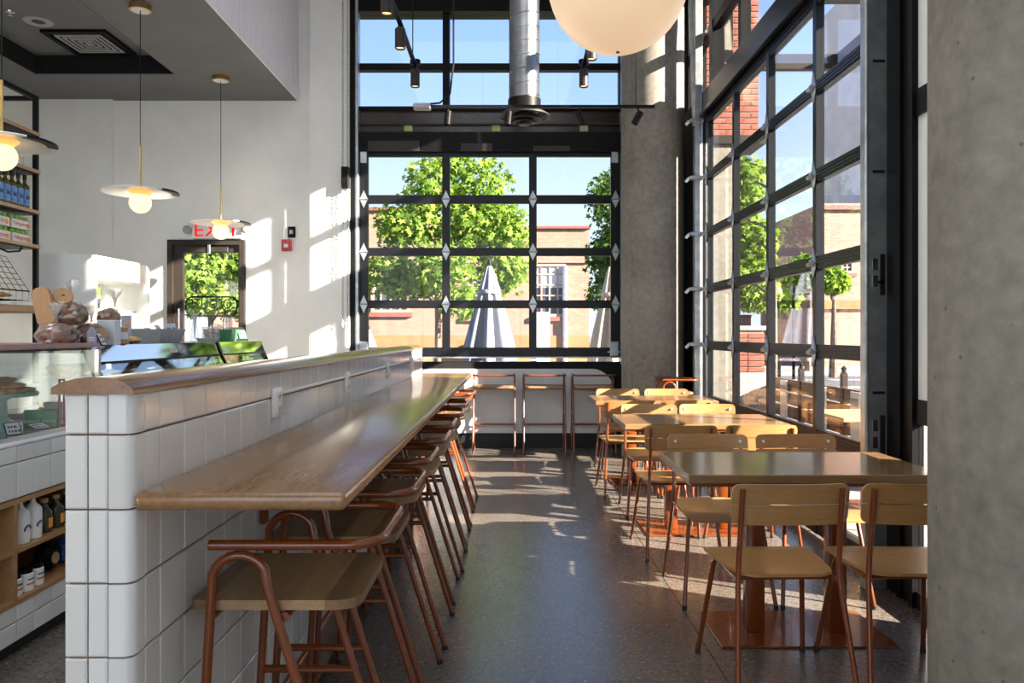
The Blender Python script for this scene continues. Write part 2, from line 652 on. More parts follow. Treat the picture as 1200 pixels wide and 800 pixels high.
def text_mesh(body, size, depth=0.0):
    cu = bpy.data.curves.new('lettering', 'FONT')
    cu.body = body
    cu.size = size
    cu.extrude = depth
    cu.align_x = 'CENTER'
    cu.align_y = 'CENTER'
    o = bpy.data.objects.new('lettering', cu)
    C.objects.link(o)
    dg = bpy.context.evaluated_depsgraph_get()
    me = bpy.data.meshes.new_from_object(o.evaluated_get(dg))
    bpy.data.objects.remove(o)
    bpy.data.curves.remove(cu)
    return me


def lettering(body, size, mat, parent, mtx, depth=0.001, sx=1.0):
    me = text_mesh(body, size, depth)
    me.transform(Matrix.Diagonal((sx, 1, 1, 1)))
    me.transform(mtx)
    me.materials.clear()
    me.materials.append(mat)
    return link('lettering', me, parent)


def P(px, py, Y):
    return Vector(((px - 600) * Y / F, Y, CAM_H - (py - 392) * Y / F))


FRONT = Matrix.Rotation(PI / 2, 4, 'X')            # text that faces -Y
FACE_X = Matrix.Rotation(PI / 2, 4, 'Z') @ FRONT   # text that faces +X
# ================================================================== SETTING
YB = 9.15          # inner face of the back wall
XR = 2.03          # inner face of the right-hand glazing
K = YB / F


def bx(px):
    return (px - 600) * K


def bz(py):
    return CAM_H + (392 - py) * K


fl = struct('floor', 'polished speckled concrete floor with a saw-cut joint')
B('slab', M['floor'], fl, -6.0, -4.2, -0.12, 0.838, 9.35, 0.0)
B('slab', M['floor'], fl, 0.8425, -4.2, -0.12, 2.10, 9.35, 0.0)
B('joint', M['black_matt'], fl, 0.838, -4.2, -0.12, 0.8425, 9.35, -0.006)

ceil_ = struct('ceiling', 'high pale ceiling of the dining room')
B('ceiling_slab', M['main_ceiling'], ceil_, -6.0, -4.2, 6.2, 2.4, 9.5, 6.4)

# dropped grey ceiling over the bakery with a recessed tray
sof = struct('ceiling_2', 'dropped dark grey ceiling over the bakery with a recessed tray')
Z0 = 4.136
mb = MB()
mb.box(-6.0, -4.2, Z0, -5.1, YB, Z0 + .3)
mb.box(-3.61, -4.2, Z0, -2.556, YB, Z0 + .3)
mb.box(-5.1, 8.22, Z0, -3.61, YB, Z0 + .3)
mb.box(-5.1, -4.2, Z0, -3.61, 4.4, Z0 + .3)
mb.build('soffit', M['grey_ceiling'], sof, smooth=False)
B('tray_ceiling', M['grey_ceiling'], sof, -5.15, 4.35, Z0 + .20, -3.56, 8.27, Z0 + .32)
mb = MB()
mb.box(-5.1, 8.21, Z0 + .004, -3.61, 8.22, Z0 + .2)
mb.box(-5.1, 4.4, Z0 + .004, -5.09, 8.22, Z0 + .2)
mb.box(-3.62, 4.4, Z0 + .004, -3.61, 8.22, Z0 + .2)
mb.build('tray_side', M['black_matt'], sof, smooth=False)
B('fascia', M['soffit_panel'], sof, -2.60, -4.2, Z0 + .3, -2.556, YB, 6.2)
B('fascia_board', M['soffit_panel'], sof, -2.556, -4.2, Z0 - .004, -2.544, YB - .01, 6.2)

wl_ = struct('wall_left', 'pale painted wall behind the bakery shelves')
B('wall_surface', M['white_wall'], wl_, -6.2, -4.2, 0, -5.6, YB + .2, 6.2)
wr = struct('wall_right', 'solid wall near the concrete column')
B('wall_surface', M['white_wall'], wr, XR, -4.2, 0, XR + .3, 3.36, 6.2)
B('wall_surface', M['black'], wr, XR - .03, 8.22, 0, XR + .10, YB + .2, 3.9)
B('wall_surface', M['black'], wr, XR - .03, 8.86, 3.9, XR + .10, YB + .2, 6.2)
B('wall_surface', M['black'], wr, XR, 3.36, 5.15, XR + .28, 8.86, 6.2)
wf = struct('wall_front', 'wall behind the viewpoint')
for b_ in ((-6.2, -4.4, 0, -4.1, -4.2, 6.2), (1.7, -4.4, 0, 2.33, -4.2, 6.2), (-4.1, -4.4, 4.2, 1.7, -4.2, 6.2), (-4.1, -4.4, 0, 1.7, -4.2, .4)):
    B('wall_surface', M['white_wall'], wf, *b_)
w4 = struct('added_window', 'black framed storefront window added for fill light in the unseen wall')  # unseen window, added so fill light reaches the near tiles
for k in range(5):
    x = -4.1 + 1.45 * k
    B('mullion', M['black'], w4, max(x - .04, -4.1), -4.34, .4, min(x + .04, 1.7), -4.26, 4.2)
for k in range(4):
    B('pane', M['glass'], w4, -4.06 + 1.45 * k, -4.303, .4, -2.69 + 1.45 * k, -4.297, 4.2)

# back wall: pale plaster at the left with the exit door opening
DX0, DX1, DZ = bx(196), bx(288), bz(281)
wb = struct('wall_back', 'pale back wall with the exit door and the glazed bay')
mb = MB()
mb.box(-5.6, YB - .06, 0, bx(134), YB + .2, Z0)
mb.box(bx(134), YB, 0, DX0, YB + .2, 6.2)
mb.box(DX0, YB, DZ, DX1, YB + .2, 6.2)
mb.box(DX1, YB, 0, bx(412), YB + .2, 6.2)
mb.build('wall_surface', M['white_wall'], wb, smooth=False)
B('pilaster', M['white_wall'], wb, (363 - 600) * .01, 9.0, 0, (409 - 600) * .01, YB, 6.2)
B('wall_surface', M['black_matt'], wb, bx(410), YB, 0, XR, YB + .2, bz(424))
B('wall_surface', M['white_wall'], wb, bx(728), YB, bz(424), XR, YB + .2, 6.2)
# white rounded panel under the glass door, black kick under it
x0, x1, z0, z1 = bx(300), bx(719), bz(507), bz(432)
mb = MB()
mb.prism(rrect(-1.9, z0, x1, z1, (0, 0, .26, 0), 10), YB - .02, YB, 'Y')
mb.build('wall_panel', M['panel_white'], wb, smooth=False)
B('kick_board', M['kick'], wb, -1.9, YB - .012, 0, XR, YB, z0 - .004)
B('sill_strip', M['galv'], wb, bx(412), YB - .03, bz(419.5), bx(727), YB, bz(417.8))

# ------------------------------------------------------------------ sectional glass door of the back wall
HINGE = None


def hinge_mesh():
    mb = MB()
    mb.prism([(-.048, 0), (0, -.105), (.048, 0), (0, .105)], -.012, 0, 'Y')
    mb.cyl((-.05, -.014, 0), (.05, -.014, 0), .010, 8)
    for q in (-.045, .045):
        mb.cyl((0, -.018, q), (0, -.010, q), .010, 6)
    me = mb.mesh('hinge')
    me.materials.append(M['galv'])
    return me


HINGE = hinge_mesh()
d1 = struct('door_1', 'black sectional glass door of the back bay, four rows of three panes')
stile = [(421, 431), (518, 527), (620, 629), (716, 727)]
rail = [(178, 183), (228, 238), (290, 299.5), (351.5, 361), (407, 418)]
for a, b in stile:
    B('stile', M['alu_dark'], d1, bx(a), YB + .02, bz(418), bx(b), YB + .075, bz(178))
for a, b in rail:
    for (s0, s1) in zip(stile, stile[1:]):
        B('rail', M['alu_dark'], d1, bx(s0[1]), YB + .025, bz(b), bx(s1[0]), YB + .07, bz(a))
for r0, r1 in zip(rail, rail[1:]):
    for s0, s1 in zip(stile, stile[1:]):
        B('pane', M['glass_low'], d1, bx(s0[1]), YB + .045, bz(r1[0]), bx(s1[0]), YB + .051, bz(r0[1]))
for (a, b) in rail[1:4]:
    for (s, t) in stile:
        o = link('hinge', HINGE, d1, (bx((s + t) / 2), YB + .019, bz((a + b) / 2)))
for px in (426, 720):
    B('corner_bracket', M['galv'], d1, bx(px - 5), YB + .008, bz(417), bx(px + 5), YB + .02, bz(400), bevel=.004)
for px in (426, 720.5):
    B('top_bracket', M['galv'], d1, bx(px - 4), YB - .01, bz(191), bx(px + 4), YB + .02, bz(176), bevel=.005)
B('lock_bar', M['galv'], d1, bx(712), YB - .005, bz(413), bx(727), YB + .006, bz(411.5))

# header zone over the door
hd = struct('trim_1', 'black steel header over the back glass door')
B('header_beam', M['black'], hd, bx(412), YB - .02, bz(178), bx(728), YB + .2, bz(155))
B('spandrel', M['spandrel'], hd, bx(418), YB + .06, bz(155), bx(727), YB + .2, bz(125))
B('ledge', M['bronze'], hd, bx(418), YB + .02, bz(145.5), bx(727), YB + .06, bz(143.5))
B('shelf_angle', M['black'], hd, bx(418), YB - .02, bz(128), bx(727), YB + .08, bz(125))
for k, (a, b) in enumerate(((432, 492), (540, 577), (625, 668))):
    B('motor_plate', M['bronze'], hd, bx(a), YB - .05, bz(178), bx(b), YB - .02, bz(166 + 3 * k))
for k, (px, m) in enumerate(((478, 'sticker'), (581.5, 'sticker'), (685, 'beige_sticker'))):
    B('sticker', M[m], hd, bx(px - 5), YB + .05, bz(152.5), bx(px + 4.5), YB + .06, bz(144))
# side posts and door tracks
tk = struct('trim_2', 'galvanised door tracks at the sides of the back glass door')
for a, b in ((411, 417.5),):
    B('post', M['black'], tk, bx(a), YB - .10, 0, bx(b), YB + .2, 6.2)
for a, b in ((417.5, 421), (727, 730)):
    B('track', M['galv'], tk, bx(a), YB - .07, 1.0, bx(b), YB + .06, 5.6, bevel=.004)

# fixed upper window of the back bay
w1 = struct('window_1', 'black framed fixed window above the back glass door')
vx = [(417, 419.5), (518.5, 526.5), (622, 630), (725.5, 728)]
hz = [(-40, 15), (73, 81), (124, 127)]
for a, b in vx:
    B('mullion', M['black'], w1, bx(a), YB + .02, bz(127), bx(b), YB + .14, bz(-40))
for a, b in hz[1:]:
    for s0, s1 in zip(vx, vx[1:]):
        B('transom', M['black'], w1, bx(s0[1]), YB + .03, bz(b), bx(s1[0]), YB + .13, bz(a))
B('head_beam', M['black'], w1, bx(412), YB - .05, bz(15), bx(728), YB + .2, bz(-20))
for r0, r1 in zip(hz, hz[1:]):
    for s0, s1 in zip(vx, vx[1:]):
        B('pane', M['glass_tint'], w1, bx(s0[1]), YB + .08, bz(r1[0]), bx(s1[0]), YB + .086, bz(r0[1]))
B('head_wall', M['main_ceiling'], w1, bx(412), YB, bz(-20), bx(728), YB + .2, 6.2)

# ------------------------------------------------------------------ exit door
d2 = struct('door_2', 'bronze framed glass exit door with a rounded sign on the glass')
fx0, fx1 = bx(197), bx(287)
B('frame', M['bronze'], d2, fx0, YB - .03, 0, bx(203), YB + .1, DZ)
B('frame', M['bronze'], d2, bx(281.5), YB - .03, 0, fx1, YB + .1, DZ)
B('frame', M['bronze'], d2, bx(203), YB - .03, bz(287), bx(281.5), YB + .1, DZ)
B('stile', M['bronze'], d2, bx(203), YB + .01, 0.02, bx(214), YB + .06, bz(287))
B('stile', M['bronze'], d2, bx(279), YB + .01, 0.02, bx(281.5), YB + .06, bz(287))
B('rail', M['bronze'], d2, bx(214), YB + .01, bz(296), bx(279), YB + .06, bz(287))
B('rail', M['bronze'], d2, bx(214), YB + .01, 0.02, bx(279), YB + .06, .28)
B('pane', M['glass'], d2, bx(214), YB + .03, .28, bx(279), YB + .036, bz(296))
mb = MB().box(bx(219), YB - .06, bz(296), bx(269), YB - .03, bz(290), bevel=.004)
mb.tube([(bx(220), YB - .05, bz(285)), (bx(235), YB - .09, bz(287)), (bx(250), YB - .06, bz(286.5))], .010, 8)
mb.build('closer', M['bronze'], d2)
B('closer_arm', M['steel'], d2, bx(246), YB - .075, bz(298), bx(249), YB - .055, bz(287), bevel=.004)
mb = MB()
pts = [(p[0], YB + .022, p[1]) for p in rrect(bx(217), bz(370), bx(277), bz(347.5), .085, 6)]
mb.tube(pts, .010, 6, closed=True)
mb.build('sign_outline', M['black_matt'], d2)
lettering('COLOUTE', .165, M['black_matt'], d2,
          Matrix.Translation((bx(250), YB + .024, bz(356.5))) @ Matrix.Diagonal((-1, 1, 1, 1)) @ FRONT, .002, .80)
mb = MB().tube([(bx(212), YB + .0, bz(362)), (bx(212), YB - .06, bz(362)), (bx(212), YB - .06, bz(385)), (bx(212), YB, bz(385))], .012, 8)
mb.build('pull_handle', M['steel'], d2)

# ------------------------------------------------------------------ right-hand glazing
d3 = struct('door_3', 'black sectional glass door of the street side, hinged in low rows')
yst = [(4.20, 4.30), (5.125, 5.185), (6.075, 6.135), (7.02, 7.08), (7.95, 8.05)]
zr = [(.02, .12), (.63, .72), (1.195, 1.285), (1.785, 1.875), (2.372, 2.458), (2.962, 3.048), (3.55, 3.66)]
for a, b in yst:
    B('stile', M['alu_dark'], d3, XR, a, .02, XR + .055, b, 3.66)
for i, (a, b) in enumerate(zr):
    for s0, s1 in zip(yst, yst[1:]):
        mb = MB().box(XR + .006, s0[1], a, XR + .05, s1[0], b)
        if b - a > .08 and i > 0:
            for q in (.25, .5, .75):
                z = a + (b - a) * q
                mb.box(XR, s0[1], z - .008, XR + .008, s1[0], z + .008)
        mb.build('rail', M['alu_dark'], d3, smooth=False)
for r0, r1 in zip(zr, zr[1:]):
    for s0, s1 in zip(yst, yst[1:]):
        B('pane', M['glass'], d3, XR + .025, s0[1], r0[1], XR + .031, s1[0], r1[0])
me = HINGE.copy()
for i, (a, b) in enumerate(zr[2:6]):
    for (s, t) in yst[1:]:
        mb = MB()
        mb.prism([(-.035, 0), (0, -.10), (.035, 0), (0, .10)], -.012, 0, 'X')
        mb.tube([(-.03, -.03, -.01), (-.03, .03, -.01)], .016, 8)
        mb.box(-.035, -.012, -.02, 0, .012, .02, bevel=.004)
        mb.build('hinge', M['galv'], d3, loc=(XR - .001, (s + t) / 2, (a + b) / 2))

t3 = struct('trim_3', 'galvanised tracks and slotted jamb plate of the street side door')
B('jamb_plate', M['galv'], t3, 1.885, 4.10, 0, XR - .001, 4.108, 5.7)
B('track_lip', M['galv'], t3, 1.868, 4.06, 0, 1.886, 4.125, 5.7, bevel=.006)
B('jamb_angle', M['galv'], t3, XR - .012, 4.108, 0, XR - .002, 4.30, 5.7)
for z in [0.45 + .59 * k for k in range(9)]:
    B('slot', M['black_matt'], t3, 1.925, 4.0985, z - .008, 1.990, 4.0998, z + .008)
for z in (.80, 1.66):
    B('slot', M['black_matt'], t3, 1.965, 4.0985, z - .10, 1.992, 4.0998, z + .12)
    for q in (-.03, .06):
        B('keeper', M['steel'], t3, 1.925, 4.097, z + q - .025, 1.952, 4.0998, z + q + .035)
B('track', M['galv'], t3, XR - .10, 8.10, 0, XR - .02, 8.20, 5.7, bevel=.006)
mb = MB().tube([(XR - .12, 8.3, 5.7), (XR - .09, 8.12, 3.55)], .035, 10)
mb.build('brace_tube', M['galv'], t3)
for z in (1.25, 1.83, 2.41, 3.0, 3.6):
    mb = MB().box(XR - .16, 8.06, z - .02, XR - .02, 8.14, z + .02, bevel=.006)
    mb.cyl((XR - .16, 8.10, z), (XR - .20, 8.10, z - .04), .018, 8)
    mb.build('roller_bracket', M['galv'], t3)

w2 = struct('window_2', 'black transom windows above the street side door')
B('header', M['alu_dark'], w2, XR - .02, 3.86, 3.66, XR + .16, 8.22, 3.90)
B('header_flange', M['alu_dark'], w2, XR - .06, 3.86, 3.64, XR - .02, 8.22, 3.68)
yt = [(3.86, 3.96), (5.16, 5.26), (6.78, 6.86), (7.75, 7.87), (8.80, 8.86)]
for a, b in yt:
    B('mullion', M['black'], w2, XR - .01, a, 3.90, XR + (.20 if b < 6 or b > 7 else .08), b, 5.15)
for s0, s1 in zip(yt, yt[1:]):
    B('pane', M['glass'], w2, XR + .05, s0[1], 3.90, XR + .056, s1[0], 4.44)
    B('pane', M['glass'], w2, XR + .05, s0[1], 4.54, XR + .056, s1[0], 5.15)
    B('transom', M['black'], w2, XR + .0, s0[1], 4.44, XR + .08, s1[0], 4.54)

w3 = struct('window_3', 'narrow bay of white panels over a low pane between the steel column and the concrete column')
for a, b in ((0, .08), (.91, 1.03), (2.43, 2.56), (4.4, 4.5)):
    B('transom', M['black'], w3, XR - .035, 3.36, a, XR + .03, 3.80, b)
for a, b in ((.08, .91), (1.03, 2.43), (2.56, 4.4), (4.5, 5.15)):
    if a < .5:
        B('pane', M['glass'], w3, XR - .02, 3.36, a, XR - .014, 3.80, b)
    else:
        B('infill_panel', M['white_wall'], w3, XR - .02, 3.36, a, XR + .02, 3.80, b)
sc_ = struct('column_1', 'black steel column beside the slotted door jamb')
mb = MB()
mb.box(XR - .03, 3.84, 0, XR + .03, 4.099, 6.2)
mb.box(XR - .05, 3.80, 0, XR + .0, 3.84, 6.2)
mb.box(XR - .045, 3.93, 0, XR - .03, 3.96, 6.2)
mb.build('steel_section', M['black'], sc_, smooth=False)


def conc_column(name, x, y, r, label, seam):
    s = struct(name, label, (x, y, 0))
    mb = MB()
    n = 72
    prof = []
    for k in range(n):
        a = 2 * PI * k / n
        prof.append((r * math.cos(a), r * math.sin(a)))
    mb.prism(prof, 0, 6.2)
    mb.build('shaft', M['concrete'], s)
    for a in seam:
        px_, py_ = (r + .0005) * math.cos(a), (r + .0005) * math.sin(a)
        B('form_seam', M['concrete'], s, px_ - .004, py_ - .004, 0, px_ + .004, py_ + .004, 6.2)
    return s


conc_column('column_2', 1.57, 8.58, .345, 'round cast concrete column in the far corner beside the glass doors', (math.radians(-68), math.radians(-140)))
conc_column('column_3', 1.50, 2.06, .34, 'large round cast concrete column close to the viewpoint', (math.radians(100),))

# ------------------------------------------------------------------ tiled bar wall
WX, WX0, WY0, WY1 = -.735, -.868, 1.488, 6.25
bw = struct('wall_bar', 'half-height bar wall clad in glossy white tiles with brown grout')
B('core', M['grout'], bw, WX0 + .007, WY0 + .007, .03, WX - .007, WY1, 1.234)
B('kick_strip', M['kick'], bw, WX0 + .03, WY0 + .03, 0, WX - .035, WY1 - .01, .205)
courses = [1.236, 1.156, 1.0105, .867, .7235, .58, .436, .292, .205]


def tile_mesh(w, h, t=.010, b=.0035):
    """a glazed tile, face towards -Y, back at y=0"""
    mb = MB()
    P0 = [(-w / 2, 0, -h / 2), (w / 2, 0, -h / 2), (w / 2, 0, h / 2), (-w / 2, 0, h / 2)]
    P1 = [(x, -t + b * .7, z) for x, _, z in P0]
    P2 = [(x - math.copysign(b, x), -t, z - math.copysign(b, z)) for x, _, z in P0]
    rings = [[mb.bm.verts.new(p) for p in q] for q in (P0, P1, P2)]
    for A, Bq in zip(rings, rings[1:]):
        for k in range(4):
            mb.bm.faces.new((A[k], A[(k + 1) % 4], Bq[(k + 1) % 4], Bq[k]))
    mb.bm.faces.new(rings[-1])
    me = mb.mesh('tile')
    me.materials.append(M['tile'])
    return me


_tiles = {}


def tile(parent, w, h, loc, rz):
    key = (round(w, 4), round(h, 4))
    if key not in _tiles:
        _tiles[key] = tile_mesh(*key)
    o = link('tile', _tiles[key], parent, loc)
    o.rotation_euler = (random.uniform(-.004, .004), 0, rz + random.uniform(-.004, .004))
    return o


def tile_field(parent, cells, rz):
    """many small far tiles as one part; cells: (w, h, location)"""
    mb = MB()
    rot = Matrix.Rotation(rz, 4, 'Z')
    for w, h, loc in cells:
        me = tile_mesh(w, h)
        me.transform(Matrix.Translation(loc) @ rot)
        mb.bm.from_mesh(me)
        bpy.data.meshes.remove(me)
    o = mb.build('tile_field', M['tile'], parent, smooth=False)
    o['kind'] = 'stuff'
    return o


ycol = [1.538, 1.605, 1.7235]
while ycol[-1] < WY1 - .06:
    ycol.append(min(ycol[-1] + .1195, WY1))
cells = []
for zt, zb in zip(courses, courses[1:]):
    h, zc = zt - zb - .004, (zt + zb) / 2
    for xa, xb in ((WX0, -.823), (-.823, -.783)):
        tile(bw, xb - xa - .003, h, ((xa + xb) / 2, WY0 + .010, zc), 0)
    for ya, yb in zip(ycol, ycol[1:]):
        w, yc = yb - ya - .003, (ya + yb) / 2
        if yb < 3.7:
            tile(bw, w, h, (WX - .010, yc, zc), PI / 2)
        else:
            cells.append((w, h, Vector((WX - .010, yc, zc))))
    # bullnose corner tile, wraps from the end face to the long face
    r = .022
    pr = [(-.7815, WY0)] + [(WX - r + r * math.sin(a), WY0 + r - r * math.cos(a)) for a in [PI / 2 * k / 6 for k in range(7)]] + [(WX, 1.5365), (WX - .01, 1.5365), (WX - .01, WY0 + .01), (-.7815, WY0 + .01)]
    MB().prism(pr, zb + .002, zt - .002).build('tile', M['tile'], bw)
tile_field(bw, cells, PI / 2)
cells = []
for zt, zb in zip(courses, courses[1:]):
    for ya, yb in zip(ycol, ycol[1:]):
        cells.append((yb - ya - .003, zt - zb - .004, Vector((WX0 + .010, (ya + yb) / 2, (zt + zb) / 2))))
tile_field(bw, cells, -PI / 2)
mb = MB().box(WX0 - .002, WY1, .03, WX + .002, WY1 + .008, 1.236)
mb.build('end_trim', M['white_gloss'], bw, smooth=False)

cp = struct('trim_4', 'domed oak cap along the top of the tiled bar wall')
prof = [(-.886, 1.235), (-.886, 1.248), (-.868, 1.258), (-.84, 1.2655), (-.805, 1.269), (-.775, 1.267), (-.752, 1.261), (-.737, 1.252), (-.729, 1.245), (-.729, 1.235)]
MB().prism(prof, WY0 - .012, WY1 + .01, 'Y').build('oak_cap', M['cap_oak'], cp, angle=50)
# ================================================================== FURNITURE
# ---- bar counter
t = thing('bar_counter', 'long oak bar counter fixed along the tiled half wall', 'counter', (0, 0, 0))
MB().box(WX + .001, WY0 - .002, 1.008, -.3225, 6.15, 1.043, bevel=.011, seg=3).build('worktop', M['counter_oak'], t)
for y in (2.25, 3.34, 4.42, 5.5):
    mb = MB().box(WX + .004, y - .02, .80, WX + .016, y + .02, 1.0075)
    mb.box(WX + .004, y - .02, .996, -.42, y + .02, 1.0075)
    mb.build('bracket', M['rust'], t, smooth=False)


# ---- bar stool: rust tube frame, open towards -x
def stool_proto(label, width):
    w = width / 2
    t = thing('bar_stool', label, 'stool')
    # seat
    pr = rrect(-.215, -w + .014, .160, w - .014, (.02, .055, .055, .02), 6)
    MB().prism(pr, .740, .762).build('seat', M['seat_oak'], t)
    # arm rail
    pts = [(-.165, -w, .888), (.10, -w, .888)]
    pts += [(.205 - .075 + .075 * math.sin(a), -w + .075 - .075 * math.cos(a), .888) for a in [PI / 2 * k / 6 for k in range(7)]]
    pts += [(p[0], -p[1], p[2]) for p in pts[::-1]]
    MB().tube(pts, .0115, 10).build('arm_rail', M['rust'], t, angle=60)
    for s in (-1, 1):
        y = s * w
        # hoop: front leg, bend, back leg
        f0, f1 = Vector((-.205, y, .012)), Vector((-.160, y, .79))
        b1, b0 = Vector((-.036, y, .79)), Vector((.210, y, .012))
        hoop = [f0, f0.lerp(f1, .5), f1]
        for k in range(1, 10):
            a = PI - .06 - (PI - .06 - .30) * k / 10
            hoop.append(Vector((-.098 + .064 * math.cos(a), y, .802 + .064 * math.sin(a))))
        hoop += [b1, b1.lerp(b0, .5), b0]
        MB().tube(hoop, .0108, 10).build('hoop_leg', M['rust'], t, angle=60)
        for q in (f0, b0):
            MB().cyl((q.x, q.y, 0), (q.x, q.y, .018), .0125, 10).build('foot_cap', M['rubber'], t)
        MB().cyl((-.185, y, .445), (.071, y, .445), .0105, 10).build('side_stretcher', M['rust'], t)
    MB().cyl((-.190, -w, .290), (-.190, w, .290), .0105, 10).build('footrest', M['rust'], t)
    for x in (-.165, .0):
        MB().cyl((x, -w + .004, .728), (x, w - .004, .728), .0105, 10).build('seat_bar', M['rust'], t)
    return t


g_bar = 'bar stools along the oak counter'
ords = ['first', 'second', 'third', 'fourth', 'fifth', 'sixth', 'seventh', 'eighth', 'ninth']
st = stool_proto('rust-red tube bar stool, first along the oak counter from its close end', .395)
st['group'] = g_bar
for k in range(9):
    loc = (-.500, 1.885 + .5365 * k, 0)
    if k == 0:
        st.location = loc
    else:
        tail = ''
        dup(st, (loc[0] + random.uniform(-.008, .008), loc[1], 0), random.uniform(-.015, .015),
            f'rust-red tube bar stool, {ords[k]} along the oak counter from its close end')
g_back = 'bar stools along the white wall panel'
sb = stool_proto('rust-red bar stool before the white wall panel, half behind the oak counter end', .475)
sb['group'] = g_back
xs = [((88 + 427) / 2 / 6.667 + 540), ((485 + 828) / 2 / 6.667 + 540), ((878 + 1220) / 2 / 6.667 + 540)]
labs = ['rust-red bar stool before the white wall panel, beside the oak counter end',
        'rust-red bar stool before the white wall panel, the middle one of three',
        'rust-red bar stool before the white wall panel, beside the rear oak table']
for k, px in enumerate(xs):
    loc = ((px - 600) * 8.72 / F, 8.90, 0)
    if k == 0:
        sb.location = loc
        sb.rotation_euler = (0, 0, -PI / 2)
        sb['label'] = labs[0]
    else:
        dup(sb, loc, -PI / 2, labs[k])
dup(st, (1.70, 8.015, 0), 0.0, 'rust-red tube bar stool turned sideways beside the round corner column', 'bar stool in the far corner')


# ---- dining chair: faces +y, backrest at -y
def chair_proto(label):
    t = thing('dining_chair', label, 'chair')
    # moulded ply seat
    def seat_fn(z0):
        def fn(u, v):
            y = -.165 + .435 * v
            hw = (.175 + .038 * math.sin(min(1, v * 1.35) * PI / 2)) * (1 - .16 * max(0, v - .88) / .12)
            hw *= 1 - .30 * max(0, (.10 - v) / .10) ** 2
            x = (u * 2 - 1) * hw
            dip = .012 * (1 - (u * 2 - 1) ** 2) * math.sin(PI * min(1, v * 1.2)) if v < .83 else 0
            roll = -.022 * max(0, (v - .80) / .20) ** 2
            return Vector((x, y, z0 - dip + roll))
        return fn
    mb = MB()
    nu, nv = 10, 14
    top, bot = seat_fn(.462), seat_fn(.450)
    G = [[[mb.bm.verts.new(f(i / nu, j / nv)) for j in range(nv + 1)] for i in range(nu + 1)] for f in (top, bot)]
    for i in range(nu):
        for j in range(nv):
            mb.bm.faces.new((G[0][i][j], G[0][i + 1][j], G[0][i + 1][j + 1], G[0][i][j + 1]))
            mb.bm.faces.new((G[1][i][j], G[1][i][j + 1], G[1][i + 1][j + 1], G[1][i + 1][j]))
    for i in range(nu):
        for j in (0, nv):
            mb.bm.faces.new((G[0][i][j], G[1][i][j], G[1][i + 1][j], G[0][i + 1][j]))
    for j in range(nv):
        for i in (0, nu):
            mb.bm.faces.new((G[0][i][j], G[0][i][j + 1], G[1][i][j + 1], G[1][i][j]))
    mb.build('seat', M['ply'], t)

    # two curved back slats
    def slat(z0, z1, rtop, rbot):
        out = rrect(-.219, z0, .219, z1, (rbot, rbot, rtop, rtop), 5)
        # refine the long edges so the panel can curve
        pts = []
        for a, b in zip(out, out[1:] + out[:1]):
            pts.append(a)
            if abs(a[0] - b[0]) > .1:
                for k in range(1, 12):
                    f = k / 12
                    pts.append((a[0] + (b[0] - a[0]) * f, a[1] + (b[1] - a[1]) * f))
        mb = MB()

        def pos(p, d):
            tilt = (p[1] - .65) * -.16
            return Vector((p[0], -.168 + tilt - .022 * (1 - (p[0] / .22) ** 2) + d, p[1]))
        # strips between top and bottom chains
        xs_ = [-.219 + .438 * k / 24 for k in range(25)]

        def zlim(x):
            e = .219 - abs(x)
            zt, zb = z1, z0
            if e < rtop:
                zt = z1 - rtop + math.sqrt(max(0, rtop ** 2 - (rtop - e) ** 2))
            if e < rbot:
                zb = z0 + rbot - math.sqrt(max(0, rbot ** 2 - (rbot - e) ** 2))
            return zb, zt
        xs2 = sorted(set([round(x, 5) for x in xs_] + [s * (.219 - q) for s in (-1, 1) for q in (.004, .010)]))
        V = []
        for x in xs2:
            zb, zt = zlim(x)
            V.append([mb.bm.verts.new(pos((x, z), d)) for z, d in ((zb, 0), (zt, 0), (zt, .011), (zb, .011))])
        for A, Bq in zip(V, V[1:]):
            for k in range(4):
                mb.bm.faces.new((A[k], A[(k + 1) % 4], Bq[(k + 1) % 4], Bq[k]))
        mb.bm.faces.new(V[0])
        mb.bm.faces.new(V[-1][::-1])
        return mb
    up = slat(.7275, .802, .030, .002).build('back_slat', M['ply'], t)
    slat(.648, .7235, .002, .030).build('back_slat', M['ply'], t)
    for s in (-1, 1):
        mb = MB().cyl((s * .178, -.172 + (.766 - .65) * -.16 + .002, .766), (s * .178, -.155 + (.766 - .65) * -.16, .766), .0075, 10)
        mb.build('screw', M['white_plastic'], up)  # pale white stands in for the shine of silver screws
    for s in (-1, 1):
        pts = [(s * .185, -.205, .785), (s * .186, -.187, .66), (s * .188, -.168, .52), (s * .191, -.168, .44), (s * .222, -.262, .012)]
        MB().tube(pts, .0105, 10).build('rear_leg', M['rust'], t, angle=60)
        MB().cyl((s * .222, -.262, 0), (s * .222, -.262, .02), .0120, 10).build('foot_cap', M['rubber'], t)
        pts = [(s * .188, -.17, .436), (s * .176, .12, .436), (s * .178, .150, .430), (s * .184, .165, .405), (s * .225, .255, .012)]
        MB().tube(pts, .0105, 10).build('front_leg', M['rust'], t, angle=60)
        MB().cyl((s * .225, .255, 0), (s * .225, .255, .02), .0120, 10).build('foot_cap', M['rubber'], t)
    for y in (-.12, .10):
        MB().cyl((-.185, y, .436), (.185, y, .436), .009, 8).build('seat_bar', M['rust'], t)
    return t


